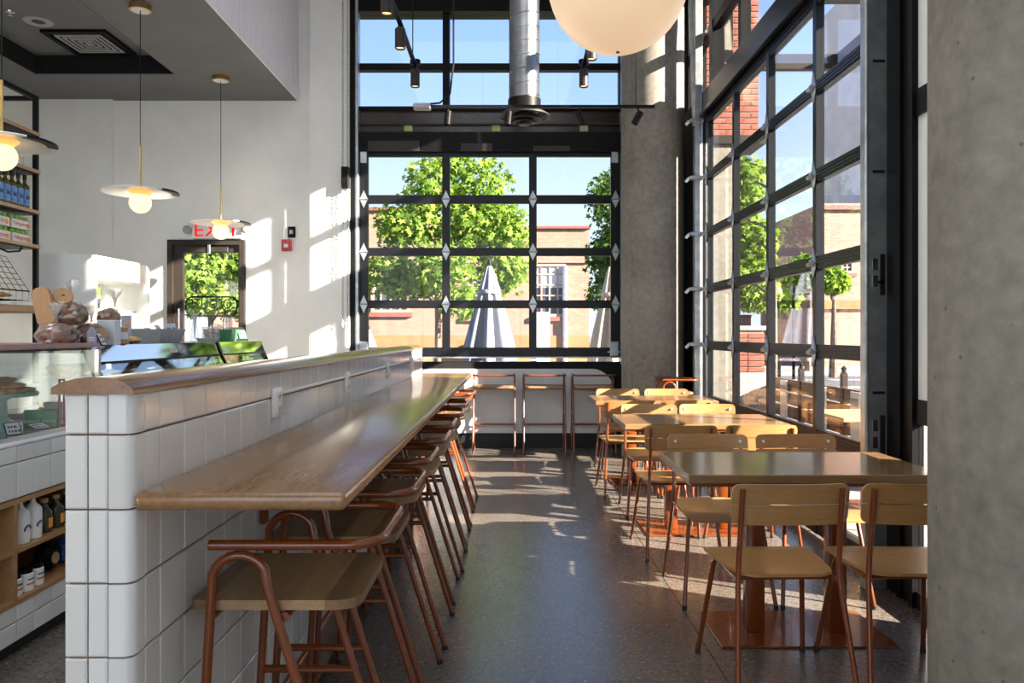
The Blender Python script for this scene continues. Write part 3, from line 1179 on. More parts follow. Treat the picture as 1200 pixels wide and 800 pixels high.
# ---- dining table
def table_proto(label):
    t = thing('dining_table', label, 'table')
    w, d = .545, .315
    MB().box(-w, -d, .725, w, d, .762, bevel=.003).build('tabletop', M['table_oak'], t)
    mb = MB().box(-w + .012, -d + .012, .710, w - .012, d - .012, .7252)
    mb.build('underframe', M['rust'], t, smooth=False)
    for x in (-.185, .185):
        MB().box(x - .04, -.075, .008, x + .04, .005, .711, bevel=.010, seg=2).build('column', M['rust'], t)
        MB().box(x - .16, -.075, .702, x + .16, .005, .7105).build('top_plate', M['rust'], t, smooth=False)
    MB().box(-.385, -.232, 0, .385, .200, .009, bevel=.003).build('base_plate', M['rust'], t)
    return t


TX = 1.287
TY = (3.535, 5.365, 7.12)
g_t, g_c = 'oak tables along the street side', 'dining chairs at the oak tables'
tn = ['front', 'middle', 'rear']
tb = table_proto('oak-topped table on two rust-red columns, the front one of three along the street side')
ch = None
for i, y in enumerate(TY):
    if i == 0:
        tb.location = (TX, y, 0)
        tb['group'] = g_t
    else:
        dup(tb, (TX, y, 0), 0, f'oak-topped table on two rust-red columns, the {tn[i]} one of three along the street side')
    near = [(1.022, 3.015), (1.520, 3.02)]
    far = [(1.073, 4.03), (1.556, 4.03)]
    jit = [(0, 0, .03), (0, 0, -.02), (0, 0, 0), (0, 0, 0)] if i == 0 else [(random.uniform(-.02, .02), (-1 if q < 2 else 1) * random.uniform(0, .02), random.uniform(-.03, .03)) for q in range(4)]
    if i == 2:
        jit[2] = (0, -.033, .02)
        jit[3] = (0, -.033, -.02)
        jit[0] = (-.04, 0, .02)
        jit[1] = (-.06, 0, 0)
    for k, ((x, yy), face) in enumerate(zip(near + far, (0, 0, PI, PI))):
        side = ('aisle-end', 'window-end')[k % 2]
        view = 'showing its back' if face == 0 else 'facing the viewer'
        lab = f'rust-red framed plywood chair {view}, {side} place of the {tn[i]} table'
        loc = (x + jit[k][0], yy + (y - TY[0]) + jit[k][1], 0)
        if ch is None:
            ch = chair_proto(lab)
            ch.location = loc
            ch.rotation_euler = (0, 0, jit[k][2])
            ch['group'] = g_c
        else:
            dup(ch, loc, face + jit[k][2], lab)

# ---- outlets on the tiled wall, wire between them
lab_o = ['white wall outlet on the tiled bar wall, the closest one', 'white wall outlet on the tiled bar wall, second along the counter',
         'white wall outlet on the tiled bar wall, third along the counter', 'white wall outlet on the sunlit far end of the tiled bar wall']
out0 = None
OY = (2.385, 3.40, 4.53, 5.62)
for k, y in enumerate(OY):
    if out0 is None:
        out0 = thing('wall_outlet', lab_o[0], 'outlet', (WX, y, 1.140), 0, 'outlets above the oak counter')
        MB().box(.0005, -.043, -.045, .010, .043, .045, bevel=.003, seg=2).build('cover_plate', M['white_plastic'], out0)
        o = MB().box(.010, -.018, -.034, .0135, .018, .034, bevel=.001).build('socket', M['white_plastic'], out0)
        mb = MB()
        for z in (-.018, .018):
            for q in (-.007, .006):
                mb.box(.0132, q - .002, z - .005, .0140, q + .002, z + .005)
            mb.box(.0132, -.003, z - .013, .0140, .003, z - .009)
        mb.build('slots', M['black_matt'], o, smooth=False)
    else:
        dup(out0, (WX, y, 1.140), 0, lab_o[k])
for k, (a, b) in enumerate(zip(OY, OY[1:])):
    mb = MB().box(WX + .0005, a + .043, 1.160, WX + .009, b - .043, 1.170, bevel=.002)
    o = mb.build('cable_raceway', M['white_plastic'], None)
    tag(o, ('slim white cable strip between the first and second wall outlets', 'slim white cable strip between the second and third wall outlets', 'slim white cable strip between the third and fourth wall outlets')[k], 'cable strip', 'cable strips on the tiled wall')


# ================================================================== OVERHEAD
# ---- large opal globe
t = thing('globe_pendant', 'large opal glass globe pendant hanging over the aisle', 'lamp', (.5236, 3.80, 3.095))
prof = [(.346 * math.sin(a), -.346 * math.cos(a)) for a in [PI * k / 28 for k in range(29)]]
prof[0] = (0, -.346)
prof[-1] = (0, .346)
MB().lathe(prof, seg=48).build('globe', M['globe'], t)
MB().lathe([(0, .36), (.05, .36), (.06, .335), (.06, .33)], seg=20).build('cap', M['brass'], t)
MB().cyl((0, 0, .36), (0, 0, 6.2 - 3.095), .006, 8).build('stem', M['black'], t)
MB().lathe([(0, -.352), (.008, -.352), (.008, -.344), (0, -.344)], seg=10).build('finial', M['bronze'], t)

# ---- three brass disc pendants over the bakery
def pendant_proto(label):
    t = thing('disc_pendant', label, 'lamp', group='disc pendants over the bakery')
    top = Z0 - 2.465
    prof = [(.088 * math.sin(a), -.088 * math.cos(a)) for a in [PI * k / 18 for k in range(19)]]
    prof[0], prof[-1] = (0, -.088), (0, .088)
    MB().lathe(prof, seg=28).build('globe', M['globe_small'], t)
    MB().lathe([(.058, .066), (.070, .072), (.115, .112), (.03, .118), (.0, .118)], seg=28).build('amber_cup', M['amber'], t)
    d = MB().lathe([(.06, .100), (.30, .082), (.305, .088), (.30, .094), (.06, .114)], seg=48).build('disc', M['white_gloss'], t)
    mb = MB()
    a0, a1 = -.55, .55
    V = []
    for k in range(13):
        a = a0 + (a1 - a0) * k / 12
        V.append([mb.bm.verts.new((r * math.cos(a), r * math.sin(a), z)) for r, z in ((.245, .0835), (.306, .0795), (.307, .096), (.245, .099))])
    for A, Bq in zip(V, V[1:]):
        for k in range(4):
            mb.bm.faces.new((A[k], A[(k + 1) % 4], Bq[(k + 1) % 4], Bq[k]))
    mb.bm.faces.new(V[0])
    mb.bm.faces.new(V[-1][::-1])
    mb.build('dark_tip', M['black'], d)
    MB().cyl((0, 0, .11), (0, 0, .48), .0085, 10).build('brass_stem', M['brass'], t)
    MB().cyl((0, 0, .48), (0, 0, top - .03), .0035, 6).build('cord', M['black_matt'], t)
    c = MB().lathe([(0, top - .045), (.088, top - .045), (.088, top), (0, top)], seg=28).build('canopy', M['brass'], t)
    MB().lathe([(.0, top - .0465), (.072, top - .0465), (.072, top - .044), (0, top - .044)], seg=28).build('canopy_plate', M['white_plastic'], c)
    return t


pd = pendant_proto('brass disc pendant with small glowing globe, the middle one, over the pastry case')
pd.location = (-3.146, 6.50, 2.465)
dup(pd, (-3.147, 8.30, 2.465), 0, 'brass disc pendant with small glowing globe, hanging before the exit sign')
dup(pd, (-3.196, 4.81, 2.465), 0, 'brass disc pendant with small glowing globe, hanging before the bottle shelves')

# ---- spiral duct
t = thing('spiral_duct', 'galvanised spiral air duct with a round diffuser hanging by the glass bay', 'duct', ((614.5 - 600) * 6.5 / F, 6.5, 0))
zb = 1.35 + (392 - 131) * 6.5 / F
r = .127
MB().lathe([(0, zb), (r, zb), (r, 6.2), (0, 6.2)], seg=40).build('duct_pipe', M['duct'], t)
mb = MB()
pts = []
turns = int((6.2 - zb) / .115)
for k in range(turns * 20):
    a = 2 * PI * k / 20
    pts.append(((r + .0015) * math.cos(a), (r + .0015) * math.sin(a), zb + .02 + .115 * k / 20))
mb.tube(pts, .004, 4)
mb.build('spiral_seam', M['duct'], t)
MB().lathe([(r, zb + .10), (r + .012, zb + .10), (r + .012, zb - .005), (r, zb - .005)], seg=40).build('collar', M['black'], t)
mb = MB()
for r0, z0_, r1 in ((.213, zb - .045, .15), (.145, zb - .075, .10), (.092, zb - .092, .052)):
    mb.lathe([(r1, z0_ + .055), (r0, z0_ + .012), (r0 + .003, z0_), (r0 - .01, z0_ - .004), (r1 - .005, z0_ + .04), (r1, z0_ + .055)], seg=40)
mb.lathe([(0, zb - .115), (.05, zb - .112), (.045, zb - .095), (0, zb - .09)], seg=24)
mb.cyl((0, 0, zb), (0, 0, zb - .11), .012, 8)
mb.build('diffuser', M['bronze'], t)


# ---- track lights
def spot_head(label, tilt=0.0, rz=0.0):
    t = thing('track_spotlight', label, 'spotlight', group=None)
    R_ = Matrix.Rotation(rz, 4, 'Z') @ Matrix.Rotation(tilt, 4, 'X')
    mb = MB().cyl((0, 0, 0), (0, 0, -.055), .010, 8)
    mb.box(-.018, -.025, -.012, .018, .025, 0)
    mb.build('arm', M['black'], t, smooth=False)
    me = MB().lathe([(0, .06), (.040, .06), (.044, .05), (.044, -.10), (.040, -.105), (.038, -.09), (0, -.09)], seg=20).mesh('head')
    me.transform(Matrix.Translation((0, 0, -.09)) @ R_)
    me.materials.append(M['bronze'])
    link('head', me, t)
    me = MB().lathe([(0, -.0905), (.037, -.0905), (.037, -.088), (0, -.088)], seg=16).mesh('lamp_face')
    me.transform(Matrix.Translation((0, 0, -.09)) @ R_)
    me.materials.append(M['lamp_face'])
    link('lamp_face', me, t)
    return t


trk = thing('light_track', 'black ceiling light track running along the bar side', 'light track', (-.917, 0, 3.90))
B('track_bar', M['black'], trk, -.018, 3.2, -.012, .018, 7.32, .012)
for y in (7.1, 5.4):
    MB().cyl((.0, y, .0), (.0, y, 2.3), .005, 6).build('hanger_rod', M['black'], trk)
trk2 = thing('light_track', 'black ceiling light track running behind the large globe', 'light track', (.68, 0, 3.90))
B('track_bar', M['black'], trk2, -.018, 3.2, -.012, .018, 7.32, .012)
MB().cyl((0, 7.1, 0), (0, 7.1, 2.3), .005, 6).build('hanger_rod', M['black'], trk2)
sp = spot_head('bronze track spotlight at the lit end of the bar-side track', .0)
sp.location = (-.917, 7.27, 3.888)
sp['group'] = 'spotlights on the long tracks'
dup(sp, (-.917, 6.30, 3.888), .3, 'bronze track spotlight, middle one on the bar-side track')
dup(sp, (-.917, 5.62, 3.888), .3, 'bronze track spotlight, highest in view on the bar-side track')
dup(sp, (.68, 7.27, 3.888), 0, 'bronze track spotlight at the end of the track beside the globe')
dup(sp, (.68, 6.55, 3.888), 0, 'bronze track spotlight partly hidden behind the large globe')
for y, tr in ((7.28, trk), (7.28, trk2)):
    MB().lathe([(0, -.02), (.05, -.02), (.05, .02), (0, .02)], (0, y, .03), 16).build('end_feed', M['black'], tr)

Yt = 6.15
t = thing('light_track', 'thin black cross track with small black spotlights before the window bay', 'light track', (0, Yt, 1.35 + (392 - 125) * Yt / F))
xa, xb = (492 - 600) * Yt / F, (767 - 600) * Yt / F
B('track_bar', M['black'], t, xa, -.018, -.010, xb, .018, .010)
mb = MB().box(xa - .05, -.04, -.025, xa + .09, .04, .022, bevel=.01)
mb.build('power_feed', M['grey_box'], t)
pts = [(xa + .05, 0, .02), (xa + .16, 0, .03), (xa + .24, 0, .10), (xa + .27, 0, .35), (xa + .27, 0, 2.5)]
mb = MB().tube(pts, .008, 6)
mb.build('feed_cable', M['black_matt'], t)
for px in (597, 745):
    MB().cyl(((px - 600) * Yt / F, 0, .01), ((px - 600) * Yt / F, 0, 2.7), .003, 6).build('hanger_rod', M['black'], t)
zt_ = 1.35 + (392 - 125) * Yt / F - .010
sp2 = None
for k, (px, tilt, lb) in enumerate(((525, .1, 'small black spotlight on the cross track, close to its power feed'), (596, .1, 'small black spotlight on the cross track before the air duct'),
                                    (679, -.4, 'small black tilted spotlight on the cross track, second from its bare end'), (748, .5, 'small black tilted spotlight on the cross track before the round column'))):
    s_ = thing('track_spotlight', lb, 'spotlight', ((px - 600) * Yt / F, Yt, zt_), 0, 'small spotlights on the cross track')
    MB().cyl((0, 0, 0), (0, 0, -.05), .008, 8).build('arm', M['black'], s_)
    me = MB().lathe([(0, .04), (.027, .04), (.029, .032), (.029, -.065), (.025, -.067), (.023, -.055), (0, -.055)], seg=16).mesh('head')
    me.transform(Matrix.Translation((0, 0, -.068)) @ Matrix.Rotation(tilt, 4, 'Y'))
    me.materials.append(M['black'])
    link('head', me, s_)

# ---- bakery ceiling fittings
t = thing('air_vent', 'black square ceiling diffuser with nested louvres in the ceiling tray', 'vent', (-4.30, 7.83, Z0 + .20))
mb = MB()
for s0, s1, z in ((.30, .25, -.06), ):
    pass
B('flange', M['black'], t, -.32, -.32, -.03, -.27, .32, 0)
B('flange', M['black'], t, .27, -.32, -.03, .32, .32, 0)
B('flange', M['black'], t, -.27, -.32, -.03, .27, -.27, 0)
B('flange', M['black'], t, -.27, .27, -.03, .27, .32, 0)
for s in (.235, .185, .135, .085, .036):
    mb = MB()
    q = s - .024
    for b_ in ((-s, -s, s, -q), (-s, q, s, s), (-s, -q, -q, q), (q, -q, s, q)):
        mb.box(b_[0], b_[1], -.030, b_[2], b_[3], -.022)
    mb.build('louvre', M['grey_box'], t, smooth=False)
B('throat', M['black_matt'], t, -.27, -.27, -.006, .27, .27, -.001)
t = thing('recessed_light', 'round recessed downlight in the bakery ceiling tray, switched off', 'light', (-4.52, 7.33, Z0 + .20))
MB().lathe([(.06, -.002), (.125, -.006), (.13, 0), (.06, .0)], seg=28).build('trim_ring', M['grey_box'], t)
MB().lathe([(0, -.001), (.07, -.001), (.07, 0), (0, 0)], seg=24).build('lens', M['bronze'], t)
t = thing('sprinkler_head', 'small chrome sprinkler head in the bakery ceiling tray', 'sprinkler', (-4.64, 7.10, Z0 + .20))
MB().lathe([(0, -.012), (.04, -.008), (.042, 0), (0, 0)], seg=20).build('escutcheon', M['steel'], t)
MB().lathe([(0, -.04), (.02, -.038), (.02, -.034), (.008, -.03), (.008, -.01), (0, -.01)], seg=12).build('deflector', M['steel'], t)

# ---- exit sign, alarm, card reader on the back wall
t = thing('exit_sign', 'white exit sign with red letters over the bronze door', 'sign', (bx(256), YB - .03, bz(270)))
MB().box(-.295, -.03, -.105, .295, .03, .105, bevel=.008).build('housing', M['white_plastic'], t)
lettering('EXIT', .215, M['exit_red'], t, Matrix.Translation((0, -.0315, -.012)) @ FRONT, .001, 1.25)
for s in (-1, 1):
    mb = MB().lathe([(0, .0), (.045, .0), (.05, .03), (.02, .06), (0, .06)], seg=18)
    me = mb.mesh('lamp_head')
    me.transform(Matrix.Translation((s * .345, -.02, 0)) @ Matrix.Rotation(PI / 2, 4, 'X'))
    me.materials.append(M['grey_box'])
    link('lamp_head', me, t)
t = thing('fire_alarm', 'red fire alarm pull station on the pale wall', 'alarm', (bx(336.5), YB, bz(287.5)))
MB().box(-.056, -.05, -.068, .056, 0, .068, bevel=.006).build('housing', M['red'], t)
MB().box(-.025, -.056, -.03, .025, -.049, .012, bevel=.002).build('handle', M['white_plastic'], t)
t = thing('wall_switch', 'small black control box above the red fire alarm', 'switch', (bx(342), YB, bz(272)))
MB().box(-.046, -.02, -.065, .046, 0, .065, bevel=.004).build('plate', M['black_matt'], t)
MB().box(-.02, -.026, -.025, .02, -.019, .025, bevel=.002).build('button', M['grey_box'], t)

# ---- hoist chain beside the glass bay
t = thing('hoist_chain', 'looped steel hoist chain hanging beside the back glass door', 'chain', (bx(408.5), YB - .22, 0))
link_me = None
mb = MB()
for (x, zlo, zhi) in ((-.02, 1.45, 5.6), (.035, 1.40, 5.6)):
    z = zlo
    k = 0
    while z < zhi:
        pts = []
        for q in range(8):
            a = 2 * PI * q / 8
            u, v = .010 * math.cos(a), .022 * math.sin(a)
            pts.append((x + (u if k % 2 else 0), (0 if k % 2 else u), z + v))
        mb.tube(pts, .0032, 4, closed=True)
        z += .032
        k += 1
o = mb.build('chain_links', M['galv'], t)
o['kind'] = 'stuff'
MB().box(-.035, -.03, 3.05, .05, .06, 3.3, bevel=.006).build('chain_guide', M['black'], t)
# ================================================================== BAKERY
CX = -2.07
cb = thing('display_counter', 'white tiled bakery counter with an oak niche of bottles and jars', 'counter', (0, 0, 0))
# carcass around the niche: base, top, back, dividers
mb = MB()
mb.box(CX - .75, 1.9, .065, CX - .012, 7.0, .222)
mb.box(CX - .75, 1.9, .662, CX - .012, 7.0, .885)
mb.box(CX - .75, 1.9, .222, CX - .36, 7.0, .662)
mb.build('carcass', M['grout'], cb, smooth=False)
B('kick_strip', M['kick'], cb, CX - .70, 1.95, 0, CX - .05, 6.95, .066)
mb = MB()
mb.box(CX - .36, 1.9, .222, CX - .352, 7.0, .662)
mb.build('niche_back', M['niche_oak'], cb, smooth=False)
B('niche_floor', M['niche_oak'], cb, CX - .352, 1.9, .222, CX + .002, 7.0, .240)
B('niche_top', M['niche_oak'], cb, CX - .352, 1.9, .642, CX + .002, 7.0, .662)
dv = [1.9, 2.55, 3.19, 3.83, 4.47, 5.11, 5.75, 6.39, 6.98]
for y in dv:
    B('divider', M['niche_oak'], cb, CX - .352, y, .240, CX + .002, y + .022, .642)
for a, b in zip(dv, dv[1:]):
    B('shelf', M['niche_oak'], cb, CX - .352, a + .022, .432, CX - .004, b, .448)
rows = [(.885, .815), (.815, .665), (.222, .150), (.150, .067)]
cells = []
for zt, zb in rows:
    y = 1.9
    while y < 6.95:
        yb = min(y + .1195, 7.0)
        w, h, loc = yb - y - .003, zt - zb - .004, Vector((CX - .012, (y + yb) / 2, (zt + zb) / 2))
        if 2.7 < y < 3.75:
            tile(cb, w, h, loc, PI / 2)
        else:
            cells.append((w, h, loc))
        y = yb
tile_field(cb, cells, PI / 2)
B('worktop', M['white_gloss'], cb, CX - .75, 1.9, .885, CX, 7.0, .902, bevel=.004)


# ---- bottles and jars in the niche
def lathe_thing(name, label, cat, loc, parts, group, seg=20):
    t = thing(name, label, cat, loc, 0, group)
    for (pn, prof, mat) in parts:
        MB().lathe(prof, seg=seg).build(pn, M[mat], t)
    return t


def curved_label(parent, r, z0, z1, a0, a1, mat, name='label', n=8, off=.0008, th=.0006):
    mb = MB()
    V = []
    for k in range(n + 1):
        a = a0 + (a1 - a0) * k / n
        V.append([mb.bm.verts.new((q * math.cos(a), q * math.sin(a), z)) for q, z in ((r + off, z0), (r + off, z1), (r + off + th, z1), (r + off + th, z0))])
    for A, Bq in zip(V, V[1:]):
        for k in range(4):
            mb.bm.faces.new((A[k], A[(k + 1) % 4], Bq[(k + 1) % 4], Bq[k]))
    mb.bm.faces.new(V[0])
    mb.bm.faces.new(V[-1][::-1])
    return mb.build(name, M[mat], parent)


def bprof(r, hb, rn, h):
    return [(0, 0), (r - .004, 0), (r, .004), (r, hb), (r * .93, hb + .012), (rn + .004, hb + .03), (rn, hb + .04), (rn, h), (0, h)]


g = 'white bottles in the oak niche'
for k, y in enumerate((3.325, 3.412)):
    t = lathe_thing('white_bottle', ('white ceramic bottle with a blue ring mark, next to the oak divider', 'white ceramic bottle with a blue ring mark, between its twin and a dark bottle')[k],
                    'bottle', (CX - .06, y, .448), [('body', bprof(.037, .125, .011, .19), 'white_plastic')], g)
    # blue ring mark and orange dash
    mb = MB()
    pts = []
    for q in range(11):
        a = -.6 + 1.6 * PI * q / 10 * .62 + PI * .15
        u, v = .019 * math.cos(a + PI), .019 * math.sin(a)
        ang = u / .037
        pts.append((.0375 * math.cos(ang), .0375 * math.sin(ang), .058 + v))
    mb.tube(pts, .0042, 6)
    mb.build('blue_mark', M['navy'], t)
    curved_label(t, .037, .045, .060, .55, .75, 'orange', 'orange_mark', 2)
g = 'dark bottles in the oak niche'
for k, y in enumerate((3.518, 3.61, 3.70)):
    t = lathe_thing('dark_bottle', ('squat dark bottle with a pale stopper and orange label, beside the white bottles', 'squat dark bottle with a pale stopper and orange label, between two like it', 'squat dark bottle with a pale stopper, the one farthest from the white bottles')[k],
                    'bottle', (CX - .075, y, .448), [('body', bprof(.035, .085, .014, .135), 'dark_glass'), ('stopper', [(0, .135), (.018, .135), (.018, .152), (0, .152)], 'cork')], g)
    curved_label(t, .035, .022, .066, -.45, .45, 'orange')
g = 'white labelled jars in the oak niche'
for k, (y, dx) in enumerate(((3.255, .045), (3.335, .045), (3.415, .05))):
    t = lathe_thing('jar', ('small jar with dark lid and white label, next to the oak divider', 'small jar with dark lid and white label, middle of three', 'small jar with dark lid and white label, next to the dark pouch')[k],
                    'jar', (CX - dx, y, .240), [('body', [(0, 0), (.030, 0), (.034, .004), (.034, .072), (.028, .078), (0, .078)], 'white_plastic'), ('lid', [(0, .078), (.030, .078), (.030, .094), (.027, .096), (0, .096)], 'black')], g)
    curved_label(t, .034, .030, .036, -.8, .8, 'red_label', 'red_print')
    curved_label(t, .034, .050, .056, -.7, .7, 'navy', 'dark_print')
t = thing('pouch', 'dark crinkled pouch with a pale round emblem in the oak niche', 'pouch', (CX - .12, 3.61, .240))
MB().blob((0, 0, .065), (.05, .055, .066), 3, .22, 7, 3).build('bag', M['black'], t)
MB().lathe([(0, .0), (.028, .0), (.026, .006), (0, .008)], seg=18).build('emblem', M['kraft'], t, loc=(.048, -.01, .065)).rotation_euler = (0, PI / 2, 0)
t = thing('pouch', 'glossy blue foil pouch at the end of the oak niche', 'pouch', (CX - .12, 3.755, .240))
MB().blob((0, 0, .06), (.045, .05, .062), 3, .25, 7, 8).build('bag', M['blue_foil'], t)

# ---- flat glass case on the counter
t = thing('cookie_case', 'straight glass bakery case holding the cake stand', 'display case', (0, 0, 0))
y0, y1, z0, z1 = 2.2, 3.93, .902, 1.275
B('base', M['steel'], t, CX - .60, y0, z0, CX - .03, y1, z0 + .018)
B('front_pane', M['glass_case'], t, CX - .045, y0 + .02, z0 + .018, CX - .039, y1 - .02, z1)
B('side_pane', M['glass_case'], t, CX - .59, y1 - .012, z0 + .018, CX - .045, y1 - .006, z1)
B('back_pane', M['glass_case'], t, CX - .59, y0 + .02, z0 + .018, CX - .584, y1 - .02, z1)
for x in (CX - .05, CX - .595):
    B('post', M['steel'], t, x, y1 - .03, z0 + .018, x + .02, y1 - .005, z1)
B('top_pane', M['glass_case'], t, CX - .60, y0, z1, CX - .03, y1, z1 + .008)
# ---- rose tray on top
tr = thing('sheet_tray', 'rose-coloured tray lying on the straight glass case', 'tray', (0, 0, z1 + .008))
mb = MB()
mb.box(CX - .57, 2.6, 0, CX - .06, 3.91, .006)
for b_ in ((CX - .59, 2.58, .004, CX - .57, 3.93, .026), (CX - .06, 2.58, .004, CX - .04, 3.93, .026), (CX - .57, 2.58, .004, CX - .06, 2.60, .026), (CX - .57, 3.91, .004, CX - .06, 3.93, .026)):
    mb.box(*b_)
mb.build('tray_body', M['tray'], tr, smooth=False)
ZT = z1 + .014
ZC = 1.294

# cake stand with cookies
cs = thing('cake_stand', 'mint green cake stand carrying a heap of cookies', 'cake stand', (CX - .222, 3.43, .920))
MB().lathe([(0, 0), (.085, 0), (.09, .008), (.06, .035), (.035, .06), (.030, .13), (.05, .150), (.15, .155), (.158, .168), (.152, .172), (.14, .165), (0, .165)], seg=36).build('stand', M['mint'], cs)
g = 'cookies heaped on the mint stand'
ck = None
spots = []
for k in range(9):
    a = 2 * PI * k / 9
    spots.append((.098 * math.cos(a), .098 * math.sin(a), 0))
spots += [(0.0, 0.0, 0), (.05, .03, .024), (-.05, .045, .024), (.01, -.06, .024), (.085, -.035, .024), (0.02, 0.02, .048), (-.03, -.02, .048), (.03, -.05, .048)]
for k, (x, y, z) in enumerate(spots):
    if ck is None:
        ck = thing('cookie', 'brown cookie in the heap on the mint cake stand', 'cookie', (0, 0, 0), 0, g)
        MB().blob((0, 0, .012), (.045, .045, .0125), 3, .14, 9, 2).build('crust', M['cookie'], ck)
        c = ck
    else:
        c = dup(ck, (0, 0, 0))
    c.location = (CX - .222 + x, 3.43 + y, .920 + .168 + z)
    c.rotation_euler = (random.uniform(-.12, .12), random.uniform(-.12, .12), random.uniform(0, 6))
# bakery tissue carton
t = thing('tissue_box', 'green bakery tissue carton standing in the straight glass case', 'box', (CX - .15, 3.62, .920), math.radians(-62))
MB().box(-.04, -.068, 0, .04, .068, .075, bevel=.002).build('carton', M['green_box'], t)
lettering('bakery  tissue', .0225, M['white_plastic'], t, Matrix.Translation((.0408, -.002, .028)) @ FACE_X, .0003)
lettering('6 x 10.75', .009, M['mint'], t, Matrix.Translation((.0408, .040, .062)) @ FACE_X, .0003)
MB().blob((.0, .0, .078), (.012, .012, .012), 2, .2, 6, 1).build('tissue', M['orange'], t)
# price cards lying at the glass


def price_card(label, loc, rz, w=.075, h=.06, tilt=.9, dark=True, group=None, cat='price card', ink='ink'):
    t = thing('price_card', label, cat, loc, rz, group)
    rot = Matrix.Rotation(tilt, 4, 'X')
    mb = MB().box(-w / 2, 0, 0, w / 2, .004, h)
    me = mb.mesh('backing')
    me.transform(rot)
    me.materials.append(M['black'] if dark else M['card'])
    link('backing', me, t)
    mb = MB().box(-w / 2 + .004, -.0008, .004, w / 2 - .004, 0, h - .004)
    me = mb.mesh('paper')
    me.transform(rot)
    me.materials.append(M['card'])
    link('paper', me, t)
    mb = MB()
    rnd = random.Random(sum(map(ord, label)))
    for r_ in range(2):
        x = -w / 2 + .012
        z = h * (.62 - .34 * r_)
        while x < w / 2 - .014:
            l_ = rnd.uniform(.006, .014)
            mb.box(x, -.0014, z - .005, x + l_, -.0006, z + .005)
            x += l_ + .004
    me = mb.mesh('writing')
    me.transform(rot)
    me.materials.append(M[ink])
    o = link('writing', me, t)
    o['kind'] = 'stuff'
    return t


price_card('small black framed price card in the straight glass case, before the cake stand', (CX - .06, 3.29, .921), PI / 2 - .5, .065, .06, -.5)
price_card('flat black framed price card in the straight glass case, before the green carton', (CX - .07, 3.51, .922), PI / 2 - .3, .08, .06, -1.2)
t = thing('dark_cup', 'dark grey cup behind the green carton in the glass case', 'cup', (CX - .20, 3.80, .920))
MB().lathe([(0, 0), (.034, 0), (.044, .095), (.040, .095), (.031, .006), (0, .006)], seg=24).build('cup', M['grey_box'], t)
t = thing('picture_frame', 'thin rose red frame standing at the end of the straight glass case', 'frame', (CX - .075, 3.655, .920))
for b_ in ((-.002, -.022, 0, .006, -.016, .22), (-.002, .016, 0, .006, .022, .22), (-.002, -.016, .212, .006, .016, .22), (-.002, -.016, 0, .006, .016, .008)):
    B('frame_bar', M['pink_red'], t, *b_)

# ---- loaves in bags on the tray
def bag_top(parent, base, h, spread, seed):
    """gathered plastic above a twist tie: thin strands that fan out"""
    rnd = random.Random(seed)
    mb = MB()
    for k in range(16):
        a = 2 * PI * k / 16 + rnd.uniform(-.15, .15)
        s = rnd.uniform(.5, 1.0) * spread
        pts = [base, base + Vector((s * .25 * math.cos(a), s * .25 * math.sin(a), h * .45)), base + Vector((s * math.cos(a), s * math.sin(a), h * rnd.uniform(.75, 1.0)))]
        q0, q1, q2 = pts
        wv = Vector((-math.sin(a), math.cos(a), 0))
        rows_ = [[mb.bm.verts.new(q + wv * e * wd) for e in (-1, 1)] for q, wd in ((q0, .003), (q1, .008), (q2, .017))]
        for A, Bq in zip(rows_, rows_[1:]):
            mb.bm.faces.new((A[0], A[1], Bq[1], Bq[0]))
    o = mb.build('bag_top', M['plastic_bag'], parent)
    o['kind'] = 'stuff'
    MB().lathe([(.006, -.004), (.008, 0), (.006, .004)], base, 10).build('twist_tie', M['kraft'], parent)


def bagged_loaf(label, c, r, seed, tie, rz=0, tags=0):
    t = thing('bagged_loaf', label, 'bread', c, rz, 'bread loaves in clear bags')
    MB().blob((0, 0, r[2]), r, 4, .20, 5, seed).build('loaf', M['bread'], t)
    MB().blob((0, 0, r[2] * 1.02), tuple(q * 1.10 for q in r), 3, .26, 9, seed + 5).build('bag', M['plastic_bag'], t, angle=5)
    bag_top(t, Vector(tie), .10, .05, int(seed * 10))
    return t


y_t = 3.62
px2 = lambda px, py, Y: P(px, py, Y)
c = P(82, 405, 3.66)
bagged_loaf('dark round loaf in a clear bag at the foot of the bread heap', (CX - .17, 3.79, ZT), (.085, .105, .056), 1.0, (.02, -.05, .125))
bagged_loaf('dark loaf in a clear bag resting on the front of the bread heap', (CX - .18, 4.09, ZC), (.07, .10, .058), 2.3, (.0, .02, .13))
bagged_loaf('dark loaf in a clear bag leaning on the wooden boards, highest in the heap', (CX - .22, 3.985, ZC + .098), (.075, .085, .062), 3.7, (.0, .0, .15))
bagged_loaf('small dark loaf in a clear bag on the white carton', (CX - .21, 4.34, ZC + .108), (.05, .085, .048), 5.1, (.02, .03, .11))
t = thing('cutting_board', 'pale wooden board with rounded top leaning against the bread bags', 'board', (CX - .25, 3.84, 1.405), 0)
me = MB().prism(rrect(-.045, 0, .045, .185, (.02, .02, .04, .04), 6), -.012, .012, 'Y').mesh('board')
me.materials.append(M['board'])
me.transform(Matrix.Rotation(-.22, 4, 'Y'))
o = link('board', me, t)
t = thing('wooden_lid', 'round wooden lid with a dark centre hole among the bread bags', 'lid', (CX - .21, 3.90, 1.545))
me = MB().lathe([(.007, -.01), (.044, -.01), (.048, 0), (.044, .01), (.007, .01)], seg=28).mesh('disc')
me.materials.append(M['board'])
me.transform(Matrix.Rotation(.25, 4, 'Z') @ Matrix.Rotation(1.15, 4, 'X') @ Matrix.Rotation(.35, 4, 'Y'))
link('disc', me, t)
g = 'paper tags on the bread bags'
